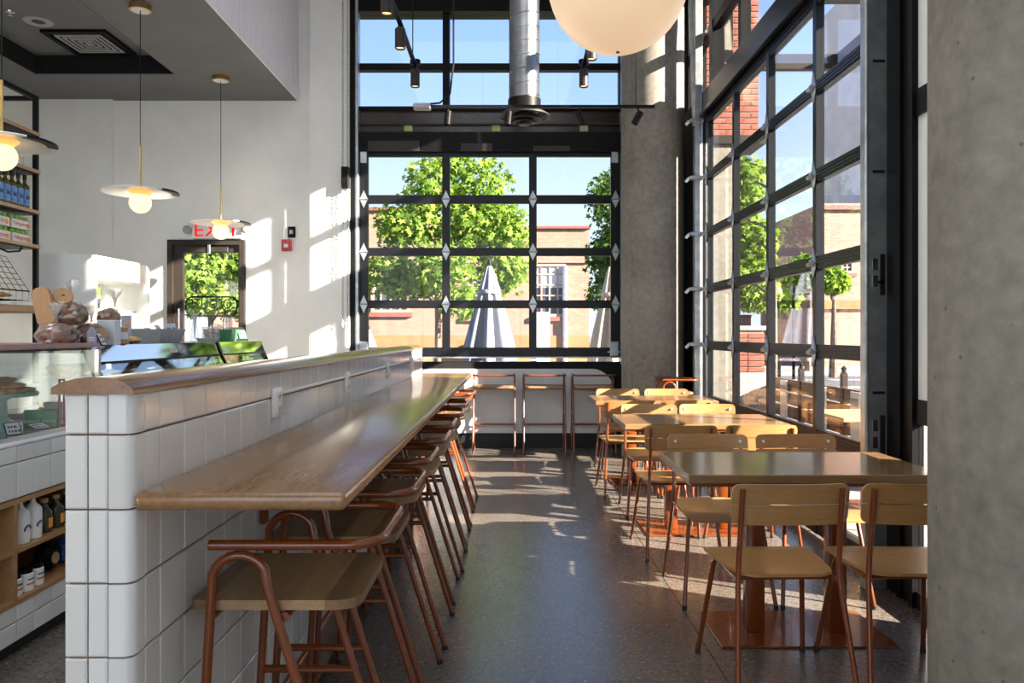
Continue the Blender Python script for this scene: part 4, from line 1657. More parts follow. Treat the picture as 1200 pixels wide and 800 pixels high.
for k, (y, x, h) in enumerate(((3.875, CX - .05, .095), (4.03, CX - .085, .090))):
    t = thing('paper_tag', ('pale pointed paper tag before the dark round loaf', 'pale square paper tag before the second bagged loaf')[k], 'tag', (x, y, ZC), .35, g)
    pr = [(-.021, 0), (.021, 0), (.021, h * .75), (.008, h), (-.008, h), (-.021, h * .75)] if k == 0 else rrect(-.024, 0, .024, h, .004, 2)
    MB().prism(pr, -.002, .002, 'Y').build('tag_paper', M['kraft'] if k else M['lavender'], t)
    mb = MB()
    for q in (.30, .42):
        mb.box(-.013, -.0028, h * q - .003, .013, -.002, h * q + .003)
    o = mb.build('writing', M['card'], t, smooth=False)
    o['kind'] = 'stuff'
t = thing('white_carton', 'tall white carton standing behind the paper tags', 'box', (CX - .13, 4.19, ZC))
MB().box(-.05, -.035, 0, .05, .035, .135, bevel=.003).build('carton', M['card'], t)
t = thing('glass_canister', 'clear canister with a pale band next to the white carton', 'canister', (CX - .16, 4.335, ZC))
MB().lathe([(0, 0), (.05, 0), (.055, .006), (.055, .095), (.045, .10), (0, .10)], seg=24).build('canister', M['kraft'], t)
MB().lathe([(.0555, .03), (.057, .03), (.057, .07), (.0555, .07)], seg=24).build('band', M['card'], t)


# ---- slanted glass cases
def pastry_case(label, y0, y1, zt):
    t = thing('pastry_case', label, 'display case')
    prof = [(CX - .70, .902), (CX + .03, .902), (CX + .03, .96), (CX - .09, 1.20), (CX - .118, zt - .02), (CX - .125, zt), (CX - .70, zt)]
    # end cheeks: rim of each side, open glass inside
    for ya, yb in ((y0, y0 + .022), (y1 - .022, y1)):
        inner = [(CX - .66, .94), (CX - .01, .94), (CX - .012, .965), (CX - .125, 1.19), (CX - .15, zt - .03), (CX - .16, zt - .04), (CX - .66, zt - .04)]
        mb = MB()
        A0 = [mb.bm.verts.new((x, ya, z)) for x, z in prof]
        A1 = [mb.bm.verts.new((x, yb, z)) for x, z in prof]
        I0 = [mb.bm.verts.new((x, ya, z)) for x, z in inner]
        I1 = [mb.bm.verts.new((x, yb, z)) for x, z in inner]
        n = len(prof)
        for i in range(n):
            j = (i + 1) % n
            mb.bm.faces.new((A0[i], A0[j], A1[j], A1[i]))
            mb.bm.faces.new((I0[i], I1[i], I1[j], I0[j]))
            mb.bm.faces.new((A0[i], I0[i], I0[j], A0[j]))
            mb.bm.faces.new((A1[i], A1[j], I1[j], I1[i]))
        mb.build('end_frame', M['black'], t, smooth=False)
        MB().prism(inner, (ya + yb) / 2 - .003, (ya + yb) / 2 + .003, 'Y').build('end_pane', M['glass_case'], t, smooth=False)
    B('base', M['steel'], t, CX - .70, y0 + .022, .902, CX + .03, y1 - .022, .94)
    B('top', M['steel'], t, CX - .70, y0 + .022, zt - .012, CX - .125, y1 - .022, zt)
    B('shelf', M['glass_case'], t, CX - .62, y0 + .03, 1.12, CX - .16, y1 - .03, 1.128)

    def sheet(name, a, b, mat, th=.006):
        (xa, za), (xb, zb_) = a, b
        d = Vector((xb - xa, 0, zb_ - za)).normalized()
        nrm = Vector((-d.z, 0, d.x)) * th
        q = [(xa, za), (xb, zb_), (xb + nrm.x, zb_ + nrm.z), (xa + nrm.x, za + nrm.z)]
        return MB().prism(q, y0 + .022, y1 - .022, 'Y').build(name, M[mat], t, smooth=False)
    sheet('mirror_band', (CX - .125, zt - .002), (CX - .093, 1.205), 'chrome')
    sheet('front_pane', (CX - .091, 1.2), (CX + .026, .965), 'glass_case_lit')
    sheet('pane_rail', (CX - .088, 1.203), (CX - .084, 1.195), 'black', .01)
    B('back_door', M['glass_case'], t, CX - .69, y0 + .022, .94, CX - .684, y1 - .022, zt - .012)
    return t


pc = pastry_case('long slanted glass pastry case with a mirror band along its top', 3.97, 5.68, ZC)
B('price_label', M['card'], pc, CX - .110, 4.86, 1.235, CX - .098, 4.98, 1.262)
pastry_case('shorter slanted glass pastry case before the exit door', 5.72, 6.72, ZC)
g = 'pastries in the long glass case'
pt = None
k = 0
for z in (1.133,):
    for i in range(8):
        lab = f'brown pastry on the glass shelf of the long slanted case, {ords[i]} from the bread heap'
        x, y = CX - (.30 if z < 1 else .36) + random.uniform(-.05, .05), 4.17 + i * .18
        if pt is None:
            pt = thing('pastry', lab, 'pastry', (0, 0, 0), 0, g)
            MB().blob((0, 0, .028), (.075, .05, .029), 3, .2, 8, 3).build('crust', M['bread_light'], pt)
            q = pt
        else:
            q = dup(pt, (0, 0, 0), 0, lab)
        q['group'] = 'pastries on the glass shelf'
        q.location = (x, y, z)
        q.rotation_euler = (0, 0, random.uniform(0, 6))

# things on the slanted cases
price_card('small tilted price card at the near end of the long slanted case', (CX - .06, 4.02, ZC), PI / 2, .06, .075, -.45, True, None, 'price card', 'navy')
t = thing('standing_card', 'tall lavender card with an orange mark standing on the long case', 'card', (CX - .33, 4.78, ZC), .25)
MB().box(-.028, -.003, .008, .028, .003, .175).build('card', M['lavender'], t, smooth=False)
MB().box(-.004, -.0045, .115, .018, -.003, .135).build('mark', M['orange'], t, smooth=False)
MB().box(-.035, -.03, 0, .035, .03, .01, bevel=.003).build('foot', M['grey_box'], t)
t = thing('stone_roll', 'small bread roll with a grey clip on the long slanted case', 'bread roll', (CX - .27, 4.70, ZC))
MB().blob((0, .02, .022), (.055, .06, .022), 3, .1, 5, 4).build('roll', M['bread_light'], t)
MB().prism([(-.02, 0), (.02, 0), (.012, .065), (-.002, .07)], -.06, -.04, 'Y').build('clip', M['grey_box'], t)
t = thing('card_tray', 'grey open tray of price cards on the long slanted case', 'tray', (CX - .34, 5.23, ZC), PI / 2)
prof_o = [(-.17, .0), (.17, 0), (.20, .09), (-.20, .09)]
mb = MB()
lo = [(-.15, -.08), (.15, -.08), (.15, .08), (-.15, .08)]
hi = [(-.19, -.11), (.19, -.11), (.19, .11), (-.19, .11)]
def ring(mb, pr, z):
    return [mb.bm.verts.new((x, y, z)) for x, y in pr]
R0, R1 = ring(mb, lo, 0), ring(mb, hi, .095)
R2, R3 = ring(mb, [(x * .96, y * .96) for x, y in hi], .095), ring(mb, [(x * .96, y * .96) for x, y in lo], .008)
mb.bm.faces.new(R0)
for A, Bq in ((R0, R1), (R1, R2), (R2, R3)):
    for i in range(4):
        mb.bm.faces.new((A[i], A[(i + 1) % 4], Bq[(i + 1) % 4], Bq[i]))
mb.bm.faces.new(R3)
mb.build('bin', M['grey_box'], t, smooth=False)
g = 'cards stuck in the grey tray'
labs = ['blue printed card lying back in the grey tray, nearer end', 'blue printed card in the middle of the grey tray', 'blue printed card leaning out of the far end of the grey tray', 'second blue printed card leaning out of the far end of the grey tray']
for k, (y, ti) in enumerate(((5.10, -.9), (5.19, -.6), (5.30, -.35), (5.38, -.3))):
    price_card(labs[k], (CX - .28, y, ZC + .045), PI / 2, .075, .095, ti, False, g, 'price card', 'navy')
t = thing('bud_vase', 'slim clear bud vase with a green sprig on the shorter case', 'vase', (CX - .38, 5.93, ZC))
MB().lathe([(0, 0), (.032, 0), (.036, .01), (.022, .12), (.016, .17), (.026, .21), (.022, .21), (.012, .165), (.0, .02)], seg=20).build('vase', M['plastic_bag'], t)
mb = MB()
for k in range(5):
    a = k * 1.3
    mb.tube([(0, 0, .03), (.01 * math.cos(a), .01 * math.sin(a), .18), (.05 * math.cos(a), .05 * math.sin(a), .26 + .01 * k)], .002, 5)
mb.build('stem', M['green_plastic'], t)
mb = MB()
for k in range(5):
    a = k * 1.3
    mb.blob((.05 * math.cos(a), .05 * math.sin(a), .26 + .01 * k), (.02, .012, .014), 1, .2, 4, k)
o = mb.build('leaves', M['leaf'], t)
o['kind'] = 'stuff'
t = thing('white_dish', 'low white dish beside the bud vase on the shorter case', 'dish', (CX - .25, 5.84, ZC))
MB().lathe([(0, 0), (.06, 0), (.085, .03), (.08, .03), (.056, .006), (0, .006)], seg=24).build('dish', M['white_gloss'], t)
t = thing('cookie_jar', 'small clear jar of brown cookies on the shorter case', 'jar', (CX - .33, 6.12, ZC))
MB().lathe([(0, 0), (.068, 0), (.07, .005), (.07, .12), (.066, .12), (.066, .006), (0, .006)], seg=24).build('jar_glass', M['plastic_bag'], t)
for k in range(7):
    a = k * 2.4
    MB().blob((.028 * math.cos(a), .028 * math.sin(a), .02 + .013 * k), (.034, .034, .012), 2, .2, 7, k).build('cookie_piece', M['cookie'], t)
t = thing('lid_bin', 'green bin holding clear plastic lids on the shorter case', 'bin', (CX - .34, 6.36, ZC), .1)
mb = MB()
R0, R1 = ring(mb, [(-.10, -.08), (.10, -.08), (.10, .08), (-.10, .08)], 0), ring(mb, [(-.115, -.095), (.115, -.095), (.115, .095), (-.115, .095)], .10)
R2, R3 = ring(mb, [(-.105, -.085), (.105, -.085), (.105, .085), (-.105, .085)], .10), ring(mb, [(-.09, -.07), (.09, -.07), (.09, .07), (-.09, .07)], .008)
mb.bm.faces.new(R0)
for A, Bq in ((R0, R1), (R1, R2), (R2, R3)):
    for i in range(4):
        mb.bm.faces.new((A[i], A[(i + 1) % 4], Bq[(i + 1) % 4], Bq[i]))
mb.bm.faces.new(R3)
mb.build('bin', M['green_plastic'], t, smooth=False)
mb = MB()
for k, (x, y) in enumerate(((-.04, .0), (.045, .02))):
    for q in range(5 if k else 3):
        z = .06 + .026 * q
        mb.lathe([(.0, z + .03), (.035, z + .028), (.048, z), (.05, z), (.037, z + .031), (0, z + .033)], (x, y, 0), 18)
mb.build('clear_lid', M['plastic_bag'], t)['kind'] = 'stuff'
t = thing('display_unit', 'small black card display with green pictures on the shorter case', 'display', (CX - .32, 6.60, ZC), PI / 2 - .5)
mb = MB().prism([(-.07, 0), (.07, 0), (.02, .12), (-.0, .12)], -.10, .10, 'X')
mb.build('stand', M['black_matt'], t, smooth=False)
for x in (-.05, .05):
    me = MB().box(-.04, -.002, 0, .04, 0, .08).mesh('picture')
    me.materials.append(M['green_plastic'])
    me.transform(Matrix.Translation((x, -.060, .022)) @ Matrix.Rotation(-.40, 4, 'X'))
    link('picture', me, t)

# ---- white open-front fridge
t = thing('open_fridge', 'tall white open-front fridge with rounded corners against the pale wall', 'fridge', (0, 0, 0))
fx, fy0, fy1, fz = -3.88, 7.15, 8.22, 2.10
xb_ = -4.42
MB().prism(rrect(xb_, 0.02, fx, fz, (0, 0, .09, .03), 6), fy0, fy0 + .035, 'Y').build('side_panel', M['white_gloss'], t)
MB().prism(rrect(xb_, 0.02, fx, fz, (0, 0, .09, .03), 6), fy1 - .035, fy1, 'Y').build('side_panel', M['white_gloss'], t)
B('back_panel', M['white_lit'], t, xb_, fy0 + .035, .02, xb_ + .05, fy1 - .035, fz - .01)
MB().box(xb_ + .05, fy0 + .035, fz - .22, fx - .005, fy1 - .035, fz - .002, bevel=.02, seg=2).build('canopy', M['white_gloss'], t)
B('base', M['white_gloss'], t, xb_ + .05, fy0 + .035, .02, fx - .02, fy1 - .035, .55)
for z in (.95, 1.30, 1.58):
    B('shelf', M['white_lit'], t, xb_ + .05, fy0 + .035, z, fx - .12, fy1 - .035, z + .02)
g = 'green bottles in the open fridge'
gb = None
for k, y in enumerate((7.53,)):
    lb = 'green wine bottle on the top shelf of the open fridge'
    if gb is None:
        gb = lathe_thing('wine_bottle', lb, 'bottle', (fx - .20, y, 1.60), [('body', bprof(.038, .19, .014, .30), 'green_glass')], g)
        curved_label(gb, .038, .05, .13, -.9, .9, 'card')
    else:
        dup(gb, (fx - .20, y, 1.60), 0, lb)

# ---- metal shelf unit with bottles
SX = -4.18
t = thing('shelf_unit', 'black steel shelf unit with oak shelves at the end of the bakery', 'shelf', (0, 0, 0))
ys = 6.74
for y in (4.6, ys):
    for x in (SX, SX - .36):
        B('post', M['black'], t, x - .018, y - .018, 0, x + .018, y + .018, 3.44)
for x in (SX, SX - .36):
    B('top_bar', M['black'], t, x - .018, 4.618, 3.404, x + .018, ys - .018, 3.44)
B('end_bar', M['black'], t, SX - .342, ys - .018, 3.404, SX - .018, ys + .018, 3.44)
SH = (3.12, 2.79, 2.435, 2.135)
for z in SH:
    B('shelf_board', M['shelf_oak'], t, SX - .35, 4.6, z - .028, SX + .03, ys + .02, z)
    B('shelf_angle', M['black'], t, SX - .352, 4.6, z - .038, SX + .02, ys + .018, z - .0285)
B('lower_shelf', M['galv'], t, SX - .35, 4.6, 1.60, SX + .02, ys + .02, 1.625)
B('lower_shelf', M['galv'], t, SX - .35, 4.6, .90, SX + .02, ys + .02, .925)
g = 'blue labelled bottles on the shelf unit'
bl = None
for k in range(7):
    y = ys - .075 - .085 * k
    lb = f'tall dark bottle with a blue label on the oak shelf, {ords[k]} from the black post'
    if bl is None:
        bl = lathe_thing('spirit_bottle', lb, 'bottle', (SX - .05, y, SH[2]), [('body', bprof(.036, .19, .013, .295), 'olive_glass'), ('cap', [(0, .295), (.015, .295), (.015, .255), (.0165, .255), (.0165, .30), (0, .30)], 'dark_glass')], g)
        l_ = curved_label(bl, .036, .03, .17, -1.3, 1.3, 'blue_label')
        curved_label(bl, .037, .085, .115, -.7, .7, 'navy', 'label_print')
    elif k == 5:
        q = lathe_thing('spirit_bottle', 'dark bottle with a red and white label on the oak shelf', 'bottle', (SX - .05, y, SH[2]), [('body', bprof(.036, .19, .013, .295), 'dark_glass')], g)
        curved_label(q, .036, .03, .18, -1.1, 1.1, 'card')
        curved_label(q, .037, .08, .14, -.6, .6, 'red_label', 'label_print')
        curved_label(q, .037, .035, .05, -1.0, 1.0, 'red_label', 'label_band')
    else:
        dup(bl, (SX - .05, y, SH[2]), 0, lb)
g = 'clear tumblers on the upper oak shelf'
tm = None
for k in range(5):
    lb = f'small clear tumbler on the oak shelf above the bottles, {ords[k]} from the black post'
    y = ys - .10 - .10 * k
    if tm is None:
        tm = lathe_thing('tumbler', lb, 'glass', (SX - .08, y, SH[1]), [('cup', [(0, 0), (.03, 0), (.036, .11), (.033, .11), (.028, .006), (0, .006)], 'plastic_bag')], g)
    else:
        dup(tm, (SX - .08, y, SH[1]), 0, lb)
# can packs
g = 'drink can packs on the shelf unit'
pk = None
for k, (y, z, lb) in enumerate(((ys - .16, SH[3], 'white can pack with lime lids, lower one beside the black post'), (ys - .17, SH[3] + .118, 'white can pack with lime lids, stacked on the lower one beside the black post'),
                                (ys - .44, SH[3], 'white can pack with lime lids, lower one away from the black post'), (ys - .45, SH[3] + .118, 'white can pack with lime lids, stacked away from the black post'))):
    if pk is None:
        pk = thing('can_pack', lb, 'drinks pack', (SX - .09, y, z), 0, g)
        MB().box(-.075, -.125, 0, .075, .125, .078, bevel=.003).build('sleeve', M['white_plastic'], pk)
        MB().box(-.074, -.124, .078, .074, .124, .082).build('sleeve_top', M['dark_red'], pk, smooth=False)
        lettering('Pellegrino', .046, M['red_label'], pk, Matrix.Translation((.076, -.02, .042)) @ FACE_X, .0004)
        MB().cyl((.0752, .085, .036), (.0762, .085, .036), .022, 14).build('orange_print', M['orange'], pk)
        for i in range(4):
            for j in range(2):
                MB().cyl((-.037 + .074 * j, -.093 + .062 * i, .082), (-.037 + .074 * j, -.093 + .062 * i, .112), .026, 14).build('can', M['lime'], pk)
    else:
        dup(pk, (SX - .09, y, z), 0, lb)
# wire bin with baguettes
t = thing('wire_basket', 'black wire basket with sloped front on the steel shelf', 'basket', (SX - .02, 0, 1.625))
mb = MB()
for k in range(18):
    y = 5.2 + k * .085
    mb.tube([(-.30, y, .02), (.02, y, .02), (.02, y, .10), (-.18, y, .40)], .0025, 4)
for q in range(7):
    f = q / 6
    mb.tube([(.02 - .20 * f, 5.2, .10 + .30 * f), (.02 - .20 * f, 6.645, .10 + .30 * f)], .0025, 4)
o = mb.build('wire_mesh', M['black'], t)
o['kind'] = 'stuff'
MB().tube([(.02, 5.2, .10), (.02, 6.65, .10)], .006, 6).build('front_rod', M['black'], t)
g = 'baguettes in the wire basket'
for k, x in enumerate((-.07, -.17, -.25)):
    q = thing('baguette', ('long pale baguette lying along the front of the wire basket', 'long pale baguette lying in the middle of the wire basket', 'long pale baguette lying at the back of the wire basket')[k], 'bread', (SX + x - .02, 6.0, 1.650), 0, g)
    MB().blob((0, 0, .036), (.036, .56, .034), 4, .06, 8, k).build('crust', M['bread_light'], q)
MB().box(SX - .30, 4.8, 1.535, SX + .05, 6.715, 1.598, bevel=.012).build('serving_board', M['board'], None)
o = bpy.data.objects['serving_board']
tag(o, 'thick pale wooden board hanging below the steel shelf', 'board')
t = thing('cable_loop', 'short black cable loop hanging below the can packs', 'cable', (0, 0, 0))
MB().tube([(SX - .10, 6.30, 2.09), (SX - .02, 6.40, 2.04), (SX, 6.52, 2.06), (SX - .02, 6.58, 2.097)], .008, 6).build('cable', M['black_matt'], t)
# ================================================================== OUTSIDE
gr = struct('ground', 'pavement and street outside the glass')
B('pavement', M['pavement'], gr, -30, YB + .3, -.30, 40, 15.0, -.02)
B('pavement', M['pavement'], gr, XR + .32, -12, -.30, 40, YB + .3, -.02)
B('street', M['asphalt'], gr, -40, 15.0, -.35, 70, 27.0, -.10)
B('street', M['asphalt'], gr, 40, -12, -.35, 70, 15.0, -.10)
B('far_pavement', M['pavement'], gr, -40, 27.0, -.30, 70, 80, -.02)
B('kerb', M['pavement'], gr, -30, 14.85, -.1, 40, 15.0, .0)
for y in (17.2, 20.8, 21.2, 24.6):
    B('lane_line', M['paint_white'], gr, -30, y, -.10, 60, y + .14, -.095)


def far_window(parent, px0, py0, px1, py1, Y, cols, rows_, blind=.45, name='window'):
    a, b = P(px0, py1, Y), P(px1, py0, Y)
    f = MB()
    t_ = .10
    y = Y
    for bb in ((a.x, y - .06, a.z, a.x + t_, y + .12, b.z), (b.x - t_, y - .06, a.z, b.x, y + .12, b.z), (a.x + t_, y - .06, a.z, b.x - t_, y + .12, a.z + t_), (a.x + t_, y - .06, b.z - t_, b.x - t_, y + .12, b.z)):
        f.box(*bb)
    for k in range(1, cols):
        x = a.x + (b.x - a.x) * k / cols
        f.box(x - .025, y - .03, a.z + t_, x + .025, y + .08, b.z - t_)
    for k in range(1, rows_):
        z = a.z + (b.z - a.z) * k / rows_
        f.box(a.x + t_, y - .028, z - .025, b.x - t_, y + .078, z + .025)
    w = f.build(name, M['frame_far'], parent, smooth=False)
    B('pane', M['window_far'], w, a.x + t_, y + .03, a.z + t_, b.x - t_, y + .05, b.z - t_)
    if blind:
        B('blind', M['blind'], w, a.x + t_, y + .015, b.z - (b.z - a.z) * blind, b.x - t_, y + .028, b.z - t_)
    B('sill', M['dark_red'], parent, a.x - .1, y - .12, a.z - .16, b.x + .1, y + .1, a.z)
    return a, b


def facade(parent, px0, px1, ytop, Y, holes, mat, base_px=None, z_bot=-.02, depth=6.0):
    """a wall with real window openings: full-height strips between the openings"""
    x0, x1 = P(px0, 0, Y).x, P(px1, 0, Y).x
    zt = P(0, ytop, Y).z
    hs = sorted([(P(h[0], h[3], Y), P(h[2], h[1], Y)) for h in holes], key=lambda q: q[0].x)
    mb = MB()
    x = x0
    for a, b in hs:
        mb.box(x, Y, z_bot, a.x, Y + .3, zt)
        mb.box(a.x, Y, z_bot, b.x, Y + .3, a.z)
        mb.box(a.x, Y, b.z, b.x, Y + .3, zt)
        x = b.x
    mb.box(x, Y, z_bot, x1, Y + .3, zt)
    mb.box(x0, Y + .3, z_bot, x0 + .3, Y + depth, zt)
    mb.box(x1 - .3, Y + .3, z_bot, x1, Y + depth, zt)
    mb.box(x0 + .3, Y + depth - .3, z_bot, x1 - .3, Y + depth, zt)
    mb.box(x0 + .3, Y + .31, z_bot, x1 - .3, Y + .33, zt - .3)
    mb.build('wall', M[mat], parent, smooth=False)
    return x0, x1, zt


Yf = 28.0
bd = thing('brick_building', 'blond brick building with a tan base across the street, behind the tree', 'building')
holes = [(545, 309, 583, 371), (625, 309, 663, 371)]
x0, x1, zt = facade(bd, 512.5, 690, 268, Yf, holes, 'brick_far')
for h, c_, r_ in zip(holes, (4, 4), (5, 5)):
    far_window(bd, *h, Yf, c_, r_, .45)
zb = P(0, 393, Yf).z
B('base_band', M['tan'], bd, x0 + .01, Yf - .06, -.02, x1 + .03, Yf, zb)
B('cornice', M['brick_rose'], bd, x0 + .01, Yf - .10, P(0, 308, Yf).z, x1 + .02, Yf, P(0, 301, Yf).z)
B('parapet_cap', M['dark_red'], bd, x0 + .01, Yf - .12, zt, x1 + .05, Yf + .35, zt + .09)
B('roof', M['pale_stucco'], bd, x0 + .3, Yf + .3, zt - .4, x1 - .3, Yf + 5.7, zt - .3)
mb = MB().tube([(P(662, 0, Yf).x, Yf - .12, 0), (P(662, 0, Yf).x, Yf - .12, P(0, 312, Yf).z)], .09, 8)
mb.build('downpipe', M['blind'], bd)
# taller wing at the left
wing = thing('brick_building', 'taller blond brick wing behind the left part of the tree', 'building')
hw_ = [(435, 318, 480, 366), (340, 318, 385, 366)]
xa, xb, zw = facade(wing, 250, 512, 247, Yf, hw_, 'brick_far', depth=8)
for h in hw_:
    far_window(wing, *h, Yf, 4, 4, .45)
B('base_band', M['tan'], wing, xa - .03, Yf - .06, -.02, xb, Yf, zb)
B('parapet_cap', M['dark_red'], wing, xa - .05, Yf - .12, zw, xb, Yf + .4, zw + .12)
ub = P(634, 396, 26.5)
t = thing('utility_box', 'pale grey utility cabinet with a vent strip before the brick building', 'cabinet', (ub.x, 26.5, -.02))
B('body', M['blind'], t, -.35, -.25, 0, .30, .25, P(0, 365, 26.5).z)
for k in range(10):
    B('vent_slot', M['black_matt'], t, -.33, -.262, .4 + .15 * k, -.17, -.25, .48 + .15 * k)

# buildings to the right of the street side door
b2 = thing('brick_building', 'rose brick building with a dark band seen through the street side door', 'building')
hl = [(985, 300, 1000, 320)]
x0, x1, zt = facade(b2, 962, 1041, 238, 33.0, hl, 'brick_rose', depth=8)
far_window(b2, *hl[0], 33.0, 2, 3, .4)
B('band', M['dark_red'], b2, x0 - .05, 32.85, P(0, 246, 33).z, x1 + .05, 33.0, P(0, 241, 33).z)
B('band', M['tan'], b2, x0 - .05, 32.85, P(0, 362, 33).z, x1 + .05, 33.0, P(0, 352, 33).z)
B('roof', M['pale_stucco'], b2, x0 + .3, 33.3, zt - .4, x1 - .3, 40.7, zt - .3)
b3 = thing('pale_building', 'tall pale stucco building seen through the narrow window', 'building')
x0, x1, zt = facade(b3, 1043, 1180, -60, 33.0, [(1150, 200, 1165, 240)], 'pale_stucco', depth=8)
far_window(b3, 1150, 200, 1165, 240, 33.0, 2, 3, .4)
B('roof', M['pale_stucco'], b3, x0 + .3, 33.3, zt - .4, x1 - .3, 40.7, zt - .3)
b4 = thing('low_building', 'low pinkish wall building behind the street trees', 'building')
x0, x1, zt = facade(b4, 720, 880, 372, 40.0, [], 'brick_rose', depth=6)
B('parapet_cap', M['dark_red'], b4, x0, 39.9, zt, x1, 40.4, zt + .15)


# ---- trees with real lobed leaves
def leaf_cloud(name, centers, n, size, mat, parent, seed):
    rs = np.random.RandomState(seed)
    tips = 5
    tpl = [(0, 0, 0)]
    for k in range(tips * 2):
        a = 2 * math.pi * k / (tips * 2)
        r = 1.0 if k % 2 == 0 else .42
        tpl.append((r * math.cos(a), r * math.sin(a), -.10 * r))
    tpl = np.array(tpl, dtype=np.float32)
    fc = []
    for k in range(tips):
        i0 = 1 + (2 * k - 1) % (tips * 2)
        fc.append((0, i0, 1 + 2 * k, 1 + (2 * k + 1) % (tips * 2)))
    fc = np.array(fc, dtype=np.int32)
    cs = np.array([c[0] for c in centers], dtype=np.float32)
    rr = np.array([c[1] for c in centers], dtype=np.float32)
    wgt = np.prod(rr, axis=1)
    idx = rs.choice(len(centers), n, p=wgt / wgt.sum())
    d = rs.normal(size=(n, 3))
    d /= np.linalg.norm(d, axis=1)[:, None]
    rad = rs.uniform(.25, 1.0, n) ** .6 * rs.uniform(.85, 1.18, n)
    pos = cs[idx] + d * rr[idx] * rad[:, None]
    # random orientation, leaning outward and up
    nrm = d * .6 + rs.normal(size=(n, 3)) * .5 + np.array([0, 0, .35])
    nrm /= np.linalg.norm(nrm, axis=1)[:, None]
    ref = rs.normal(size=(n, 3))
    u = np.cross(nrm, ref)
    u /= np.linalg.norm(u, axis=1)[:, None]
    v = np.cross(nrm, u)
    s = size * rs.uniform(.6, 1.2, n)
    vt = pos[:, None, :] + s[:, None, None] * (tpl[None, :, 0:1] * u[:, None, :] + tpl[None, :, 1:2] * v[:, None, :] + tpl[None, :, 2:3] * nrm[:, None, :])
    nv = len(tpl)
    faces = (fc[None, :, :] + (np.arange(n) * nv)[:, None, None]).reshape(-1)
    me = bpy.data.meshes.new(name)
    me.vertices.add(n * nv)
    me.vertices.foreach_set('co', vt.astype(np.float32).reshape(-1))
    nf = n * tips
    me.loops.add(nf * 4)
    me.loops.foreach_set('vertex_index', faces.astype(np.int32))
    me.polygons.add(nf)
    me.polygons.foreach_set('loop_start', (np.arange(nf) * 4).astype(np.int32))
    me.update(calc_edges=True)
    me.validate()
    me.materials.append(M[mat])
    o = link(name, me, parent)
    o['kind'] = 'stuff'
    return o


def tree(label, base, height, clumps, n, size, mat='leaf', seed=1, trunk_r=.09, group=None):
    bx_, by_ = base
    t = thing('tree', label, 'tree', (bx_, by_, -.02), 0, group)
    rs = random.Random(seed)
    top = Vector((rs.uniform(-.1, .1), 0, height))
    mb = MB().tube([(0, 0, 0), (rs.uniform(-.04, .04), 0, height * .35), tuple(top * .7), tuple(top)], [trunk_r, trunk_r * .8, trunk_r * .5, .015], 8)
    mb.build('trunk', M['bark'], t)
    for c, r in clumps:
        z0_ = max(height * .25, min(c[2] - .4, height * .8))
        st_ = Vector((0, 0, z0_))
        e = Vector(c)
        MB().tube([st_, st_.lerp(e, .5) + Vector((0, 0, .08)), e], [trunk_r * .4, trunk_r * .25, .008], 6).build('branch', M['bark'], t)
    leaf_cloud('foliage', clumps, n, size, mat, t, seed)
    return t


def clumps_px(items, Y, base):
    """crown clumps given where they appear from the viewpoint, returned relative to the trunk"""
    out = []
    for (px, py, rx, rz, dy) in items:
        p = P(px, py, Y + dy)
        sc = (Y + dy) / F
        out.append((Vector((p.x - base[0], p.y - base[1], p.z + .02)), (rx * sc, max(rx, rz) * sc * .9, rz * sc)))
    return out


Yt_ = 14.2
base = (P(513, 0, Yt_).x, Yt_)
main = [(560, 215, 38, 38, .3), (505, 212, 30, 36, -.2), (480, 262, 42, 34, 0), (560, 262, 52, 38, .2), (455, 318, 40, 30, .2), (520, 310, 40, 34, -.4), (585, 315, 40, 32, .3), (545, 355, 34, 22, -.2),
        (595, 270, 30, 34, 0), (530, 180, 22, 24, .1), (480, 335, 40, 18, .2)]
tree('leafy green maple with a slim trunk on the pavement outside the back glass door', base, 4.6, clumps_px(main, Yt_, base), 6800, .085, 'leaf', 3, .07, 'trees outside')
Yt_ = 16.5
base = (P(246, 0, Yt_).x, Yt_)
tree('dense green tree filling the glass of the exit door', base, 4.4, clumps_px([(232, 318, 34, 30, 0), (262, 322, 34, 34, .3), (246, 290, 40, 30, .2), (225, 352, 26, 20, .2), (270, 358, 20, 18, .1), (240, 356, 26, 14, -1.2), (262, 350, 24, 14, -1.3), (190, 320, 30, 34, .5), (300, 310, 30, 34, .4)], Yt_, base), 5200, .095, 'leaf', 5, .08, 'trees outside')
Yt_ = 20.0
base = (P(722, 0, Yt_).x, Yt_)
tree('dark green tree behind the folded tan parasol', base, 6.0, clumps_px([(722, 235, 34, 40, 0), (712, 300, 26, 34, .3), (735, 300, 34, 40, 0), (705, 345, 20, 24, .3)], Yt_, base), 3600, .10, 'leaf_dark', 8, .12, 'trees outside')
Yt_ = 15.5
base = (P(876, 0, Yt_).x, Yt_ - 1.5)
tree('bright green tree behind the brick pillar by the street side door', base, 5.0, clumps_px([(872, 215, 24, 34, 0), (884, 285, 28, 34, .2), (868, 330, 28, 34, .2), (890, 345, 24, 24, 0), (868, 260, 20, 30, .1)], Yt_, base), 3800, .09, 'leaf', 13, .09, 'trees outside')
